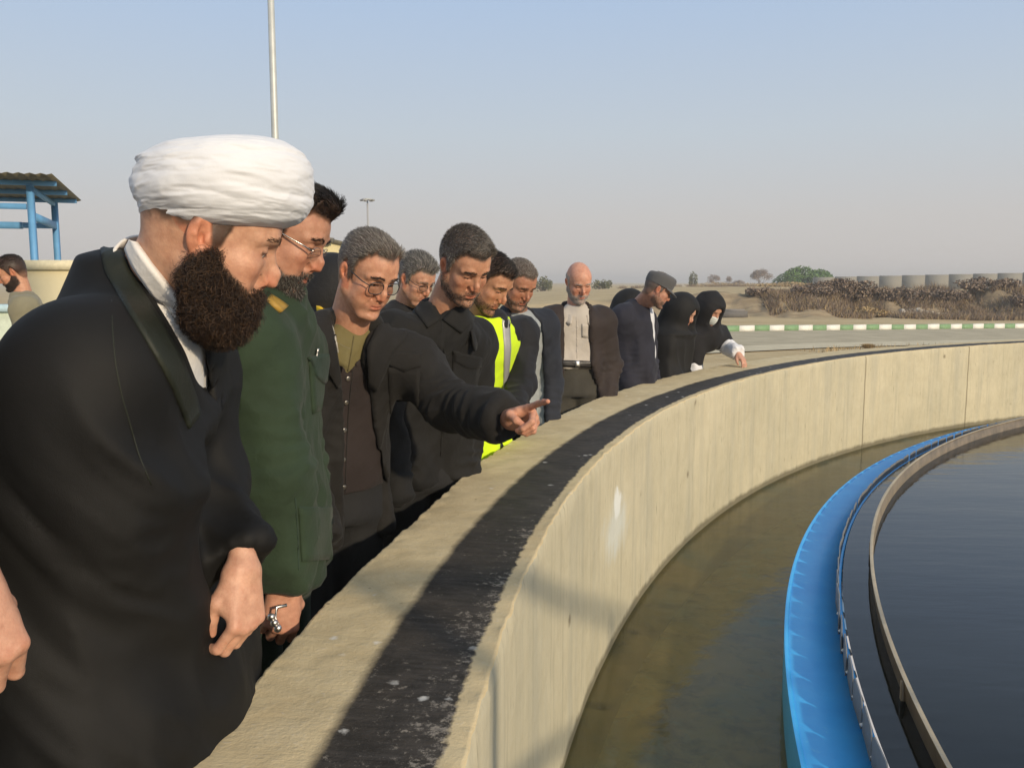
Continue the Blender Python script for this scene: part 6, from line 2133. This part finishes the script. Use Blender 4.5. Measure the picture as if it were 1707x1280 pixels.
# ---------------------------------------------------------------- 11 man with the cap
def cap_man():
    NAVY = cloth('navy_suit', (0.017, 0.0175, 0.028), 0.8, 0.2, 900, 0.05)
    p = Person('man in a grey cap and navy suit over a white shirt leaning over the wall', vox=0.011,
               head=(1096, 484, 5.85), haz=2, hp=27, hs=0.87, neck=(1066, 513, 5.98), taz=-12, lean=0.03, hz=0.95, sw=0.20, belly=0.02,
               armR=((1040, 532, 5.86), (1036, 600, 5.88), (1050, 648, 5.80)), armL=((1072, 545, 6.20), (1078, 610, 6.28), (1085, 650, 6.2)),
               h=dict(tone=(0.42, 0.22, 0.15), hairc=(0.10, 0.09, 0.08), nose=1.05, stubble=0.35, beardc=(0.12, 0.10, 0.085), hthick=0.006))
    p.make_body(hands=((U(1052, 646, 5.80), U(1062, 672, 5.76), np.array([0, -1, 0.3]), REL, 1), None), hvox=0.0034, hvox_hand=0.004)
    p.make_hair(3000, 0.008, 0.0006, HSALT, seed=12)
    p.short_beard(GBEARD, 1500, 0.004, 0.0005)
    p.trousers(NAVY)
    p.garment('shirt', WHITE, off=-0.002, hem=0.9, sleeve=0.9, armr=(0.058, 0.05, 0.045), folds=0.5, seed=71)
    poly = [(1069, 478), (1080, 503), (1088, 545), (1091, 575), (1092, 603), (1097, 606), (1110, 600), (1112, 540), (1104, 500), (1085, 478)]
    p.garment('jacket', NAVY, off=0.014, hem=0.76, armr=(0.076, 0.066, 0.056), folds=1.0, seed=72, carve=[(poly, -0.09)])
    p.collar('shirt_collar', WHITE, 0.042, 0.066, 25, 0.008, fold=0.7, z0=-0.012, fwd=0.014)
    p.collar('jacket_collar', NAVY, 0.045, 0.076, 60, 0.012, fold=0.7, z0=-0.025, fwd=0.0, th=0.006)
    v, f = tube_np([U(1044, 635, 5.78), U(1049, 632, 5.76), U(1054, 627, 5.77)], 0.006, 8); mesh_np('watch', v, f, SILVER, p.e, base=p.base)
    # flat topped cap with a short peak
    CAP = cloth('grey_cap_cloth', (0.085, 0.085, 0.088), 0.85, 0.12)
    th = np.linspace(0, 2 * math.pi, 49)
    rows = [(0.036, 1.0), (0.062, 1.02), (0.092, 1.03), (0.112, 1.0), (0.124, 0.90), (0.130, 0.72), (0.133, 0.45), (0.134, 0.02)]
    P = np.array([[[-0.010 + 0.112 * r_ * math.cos(t), 0.092 * r_ * math.sin(t), z + 0.010 * math.cos(t) * (z > 0.05)] for z, r_ in rows] for t in th])
    V, Fq = grid_np(P); c_ = mesh_np('cap', p.w2(V), Fq, CAP, p.e, base=p.base)
    a = np.linspace(-1.1, 1.1, 25)
    P = np.array([[[-0.010 + (0.105 + q * 0.062 * math.cos(t * 1.25) ** 0.7) * math.cos(t), (0.092 + q * 0.03 * math.cos(t * 1.25)) * math.sin(t), 0.042 - 0.028 * q * math.cos(t)] for q in np.linspace(0, 1, 6)] for t in a])
    V, Fq = solid_np(P, np.broadcast_to(np.array([0, 0, 1.0]), P.shape), 0.004)
    mesh_np('peak', p.w2(V), Fq[:, ::-1], CAP, c_, base=p.base)
    return p


# ---------------------------------------------------------------- women in chadors
CHAD = cloth('black_chador', (0.0080, 0.0078, 0.0080), 0.75, 0.25, 900, 0.03)


def chador_woman(label, head, haz, hp, neck, taz, lean, open_face, lows=0.05, width=0.21, seed=0, front=0.0):
    p = Person(label, 'women in black chadors', vox=0.013, head=head, haz=haz, hp=hp, hs=0.86, neck=neck, taz=taz, lean=lean, hz=0.85, sw=0.16, build=0.88, armL='front', armR='front',
               h=dict(tone=(0.56, 0.33, 0.23), hair=False, nose=0.95, jaw=0.9, browc=(0.03, 0.02, 0.018)))
    p.make_body(hvox=0.0036)
    lo, hi = p.bounds(lows, 0.28); hi[2] = p.head[2] + 0.22
    g = Grid(lo, hi, 0.0125)
    z = np.array([lows, 0.5, p.hip[2], p.hip[2] + 0.25, p.neck[2] - 0.10, p.neck[2] - 0.02])
    t = (z - p.hip[2])
    c = p.ctr(z); c = c + p.F[None, :2] * 0.03
    g.loft(z, c[:, 0], c[:, 1], [width * 1.3, width * 1.2, width * 1.12, width * 1.08, width * 0.80, width * 0.42], [0.24, 0.22, 0.20, 0.185, 0.15, 0.09], p.taz, 2.2, 0.05)
    for S, E_, W in p.arms: g.chain([S, E_, W], [0.085, 0.085, 0.07], 0.07)
    g.ell(p.w2(np.array([-0.012, 0, 0.032])), (0.118, 0.104, 0.118), 0.05)
    g.cone(p.w2(np.array([-0.03, 0, -0.02])), p.neck + p.Zv * -0.06, 0.098, 0.14, 0.08)
    for S in p.S: g.cone(p.neck - p.Zv * 0.01, S, 0.11, 0.10, 0.08)
    g.cone(p.w2(np.array([-0.055, 0, 0.02])), p.neck - p.F * 0.05 - p.Zv * 0.16, 0.095, 0.175, 0.09)
    if open_face:
        g.cone(p.w2(np.array([0.075, 0, 0.012])), p.w2(np.array([0.25, 0, 0.02])), 0.054, 0.075, 0.015, 's')
        g.cone(p.w2(np.array([0.080, 0, -0.055])), p.w2(np.array([0.25, 0, -0.055])), 0.046, 0.06, 0.015, 's')
    V, Q = g.mesh(2); N = normals(V, Q)
    M = np.array([p.L + p.Zv * 0.25, p.F, p.Zv * 0.22])
    wgt = sstep(0.0, 0.2, p.neck[2] + 0.05 - V[:, 2])
    V = cloth_folds(V, N, M, 7.0, 0.014, 81 + seed, 0.3 + wgt)
    mesh_np('chador', V, Q, CHAD, p.e, base=p.base)
    return p


def masked_woman():
    COAT = cloth('white_lab_coat', (0.70, 0.70, 0.72), 0.85, 0.04)
    HOOD = cloth('black_headscarf', (0.010, 0.0095, 0.011), 0.8, 0.25, 900, 0.03)
    p = Person('woman in a black headscarf, white coat and face mask reaching to the wall top', vox=0.012, head=(1184, 517, 7.1), haz=-55, hp=30, hs=0.88, neck=(1170, 553, 7.2), taz=-35, lean=0.16, hz=0.85, sw=0.165, build=0.9,
               armL=((1196, 560, 7.28), (1212, 578, 7.18), (1230, 588, 7.02)), armR=((1158, 570, 7.1), (1155, 620, 7.05), (1170, 650, 6.98)),
               h=dict(tone=(0.50, 0.28, 0.19), hair=False, nose=0.95, jaw=0.9, browc=(0.03, 0.02, 0.018)))
    p.make_body(hands=((U(1230, 588, 7.02), U(1241, 604, 6.96), np.array([0.4, -0.3, 0.8]), ([(20, 25, 15)] * 4, REL[1]), -1, 0.95), None), hvox=0.0036, hvox_hand=0.004)
    p.garment('white_coat', COAT, off=0.008, hem=0.4, armr=(0.062, 0.055, 0.047), folds=1.1, seed=91)
    # headscarf over head, shoulders and upper arms
    lo, hi = p.bounds(p.neck[2] - 0.42, 0.22); hi[2] = p.head[2] + 0.2
    g = Grid(lo, hi, 0.0115)
    g.ell(p.w2(np.array([-0.012, 0, 0.035])), (0.112, 0.108, 0.118), 0.04)
    g.cone(p.w2(np.array([-0.03, 0, -0.03])), p.neck - p.Zv * 0.02, 0.098, 0.12, 0.05)
    g.cone(p.w2(np.array([0.02, 0, -0.10])), p.neck + p.F * 0.08 - p.Zv * 0.05, 0.07, 0.085, 0.05)
    for S, E_, W in p.arms:
        g.chain([p.neck - p.Zv * 0.03, S, S + (E_ - S) * 0.62], [0.09, 0.088, 0.078], 0.06)
    g.cone(p.neck - p.Zv * 0.01, p.neck - p.Zv * 0.03 + p.F * 0.03, 0.125, 0.125, 0.06)
    g.cone(p.w2(np.array([-0.05, 0, 0.02])), p.neck - p.F * 0.03 - p.Zv * 0.0, 0.09, 0.125, 0.08)
    g.cone(p.w2(np.array([0.075, 0, 0.008])), p.w2(np.array([0.25, 0, 0.01])), 0.052, 0.07, 0.012, 's')
    g.cone(p.w2(np.array([0.075, 0, -0.060])), p.w2(np.array([0.25, 0, -0.06])), 0.050, 0.06, 0.012, 's')
    V, Q = g.mesh(2); N = normals(V, Q)
    V = cloth_folds(V, N, np.array([p.L * 0.6 + p.Zv * 0.8, p.F, p.Zv * 0.3 - p.L * 0.4]), 9, 0.010, 95)
    mesh_np('headscarf', V, Q, HOOD, p.e, base=p.base)
    # mask
    MASK = plain('pale_mask', (0.66, 0.70, 0.68), 0.8, 0, 0.03)
    yy, zz = np.meshgrid(np.linspace(-0.060, 0.060, 17), np.linspace(-0.106, -0.014, 13), indexing='ij')
    xx = 0.117 - 2.2 * np.abs(yy) ** 1.5 * 1.6 - 6.0 * (zz + 0.045) ** 2 - 0.0025 * np.sin((zz) * 2 * math.pi / 0.022) * (np.abs(yy) < 0.05)
    P = np.stack([xx, yy, zz], -1)
    V, Fq = solid_np(P, np.broadcast_to(np.array([1.0, 0, 0]), P.shape), 0.003)
    mesh_np('face_mask', p.w2(V), Fq, MASK, p.e, base=p.base)
    return p


# ---------------------------------------------------------------- 14 man at the far left
def left_man():
    BEI = cloth('olive_beige_jacket', (0.20, 0.185, 0.125), 0.85, 0.1)
    p = Person('dark haired bearded man in an olive beige jacket looking down at the left edge', vox=0.012, head=(20, 456, 6.3), haz=205, hp=25, hs=0.9, neck=(40, 500, 6.3), taz=205, lean=0.10, hz=0.92, sw=0.19,
               h=dict(tone=(0.50, 0.26, 0.16), hairc=(0.018, 0.014, 0.012), nose=1.05, stubble=0.85, beardc=(0.035, 0.026, 0.02), hthick=0.012))
    p.make_body(hvox=0.0034)
    p.make_hair(5000, 0.012, 0.0007, HBLACK, lift=0.5, seed=14)
    p.brows(HBLACK, 160); p.short_beard(HBLACK, 3000, 0.008, 0.0006)
    p.trousers(TROU)
    p.garment('jacket', BEI, off=0.012, hem=0.8, armr=(0.074, 0.064, 0.054), folds=1.0, seed=101)
    p.collar('collar', cloth('grey_collar', (0.16, 0.15, 0.14)), 0.05, 0.068, 30, 0.012, fold=0.7)
    return p


# ---------------------------------------------------------------- 7, 8 heads behind the front row
def behind_grey():
    DK = cloth('dark_coat', (0.014, 0.014, 0.016), 0.85, 0.2, 900, 0.03)
    p = Person('grey haired man with glasses half hidden between two men in black', vox=0.012, head=(694, 467, 4.2), haz=-40, hp=28, hs=0.9, neck=(676, 520, 4.3), taz=-45, lean=0.10, hz=0.92, sw=0.19,
               h=dict(tone=(0.52, 0.28, 0.19), hairc=(0.20, 0.19, 0.18), nose=1.0, stubble=0.2, hthick=0.013))
    p.make_body(hvox=0.0032)
    p.make_hair(6500, 0.020, 0.0007, HGREY, comb=(-0.8, 0.1, 0.2), lift=0.35, seed=15)
    p.brows(HGREY, 160); p.eyeglasses(DARKF, LENS, rim=0.0014)
    p.trousers(TROU); p.garment('coat', DK, off=0.012, hem=0.8, folds=1.0, seed=111)
    p.collar('collar', DK, 0.05, 0.068, 30, 0.012, fold=0.7)
    return p


def behind_hood():
    DK = cloth('black_rain_jacket', (0.010, 0.010, 0.011), 0.7, 0.2, 900, 0.03)
    p = Person('person in a black hood and yellow and black jacket hidden behind the officer', vox=0.011, head=(556, 492, 3.0), haz=20, hp=15, hs=0.92, neck=(545, 535, 3.05), taz=0, lean=0.08, hz=0.92, sw=0.18,
               h=dict(tone=(0.50, 0.26, 0.16), hair=False, nose=1.0))
    p.make_body(hvox=0.0034)
    p.trousers(TROU)
    p.garment('jacket', DK, off=0.014, hem=0.8, folds=1.0, seed=121)
    g = Grid(p.head - 0.22, p.head + 0.2, 0.010)
    g.ell(p.w2(np.array([-0.014, 0, 0.035])), (0.116, 0.10, 0.112), 0.03)
    g.cone(p.w2(np.array([-0.03, 0, -0.03])), p.neck, 0.092, 0.10, 0.04)
    g.cone(p.w2(np.array([0.085, 0, -0.03])), p.w2(np.array([0.25, 0, -0.03])), 0.062, 0.08, 0.02, 's')
    V, Q = g.mesh(2); mesh_np('hood', V, Q, DK, p.e, base=p.base)
    HY = cloth('yellow_panel', (0.72, 0.46, 0.012), 0.75, 0.05)
    p.patch('yellow_panel', HY, 'jacket', ([(522, 468), (548, 480)], [(528, 520), (552, 520)]), 10, 8, 0.004)
    p.patch('lime_piping', HIV, 'jacket', ([(520, 496), (536, 478)], [(523, 503), (538, 486)]), 8, 4, 0.006)
    return p


# ---------------------------------------------------------------- 15 the hand at the left edge
def edge_person():
    GR = cloth('grey_sleeve', (0.10, 0.105, 0.115), 0.8)
    p = Person('person just outside the left edge whose clasped hand shows beside the cloak', vox=0.012, head=(-400, 330, 0.95), haz=15, hp=15, neck=(-380, 480, 1.0), taz=10, lean=0.08, hz=0.93, sw=0.19,
               armR=(None, (-380, 860, 0.86), (-100, 930, 0.93)), armL='hang',
               h=dict(tone=(0.54, 0.30, 0.20)))
    p.make_body(hands=((U(-62, 955, 0.93), U(2, 1120, 0.92), np.array([0.85, -0.45, 0.3]), CLASP, 1, 1.05), None), hvox=0.004, hvox_hand=0.0022)
    p.make_hair(2000, 0.012, 0.0007, HBLACK, seed=16)
    p.trousers(TROU)
    p.garment('jacket', GR, off=0.010, hem=0.8, folds=0.8, seed=131)
    return p


PEOPLE = [cleric(), officer(), pointing_man(), black_shirt_man(), vest_man(), grey_shirt_man(), bald_man(), cap_man(),
          chador_woman('woman in a black chador seen in profile beside the masked woman', (1138, 522, 6.6), -32, 26, (1122, 556, 6.7), -20, 0.12, True),
          chador_woman('hooded black chador figure almost hidden behind the man in the cap', (1052, 516, 6.7), 40, 20, (1036, 547, 6.7), 40, 0.10, True, seed=5),
          masked_woman(), left_man(), behind_grey(), behind_hood(), edge_person()]


# ------------------------------------------------------------------ dusty air
hm_ = bpy.data.materials.new('dusty_air'); hm_.use_nodes = True
nt_ = hm_.node_tree; nt_.nodes.clear()
o_ = nt_.nodes.new('ShaderNodeOutputMaterial'); v_ = nt_.nodes.new('ShaderNodeVolumePrincipled')
v_.inputs['Color'].default_value = (0.98, 0.97, 0.955, 1); v_.inputs['Density'].default_value = 0.0017; v_.inputs['Anisotropy'].default_value = 0.1
nt_.links.new(v_.outputs[0], o_.inputs['Volume'])
v, f = box_np((0, 745, 3.5), (1900, 1640, 11.0))
o = mesh_np('haze', v, f, hm_, smooth=False); o['kind'] = 'stuff'; o['label'] = 'thin dusty haze hanging over the whole plain'; o['category'] = 'haze'
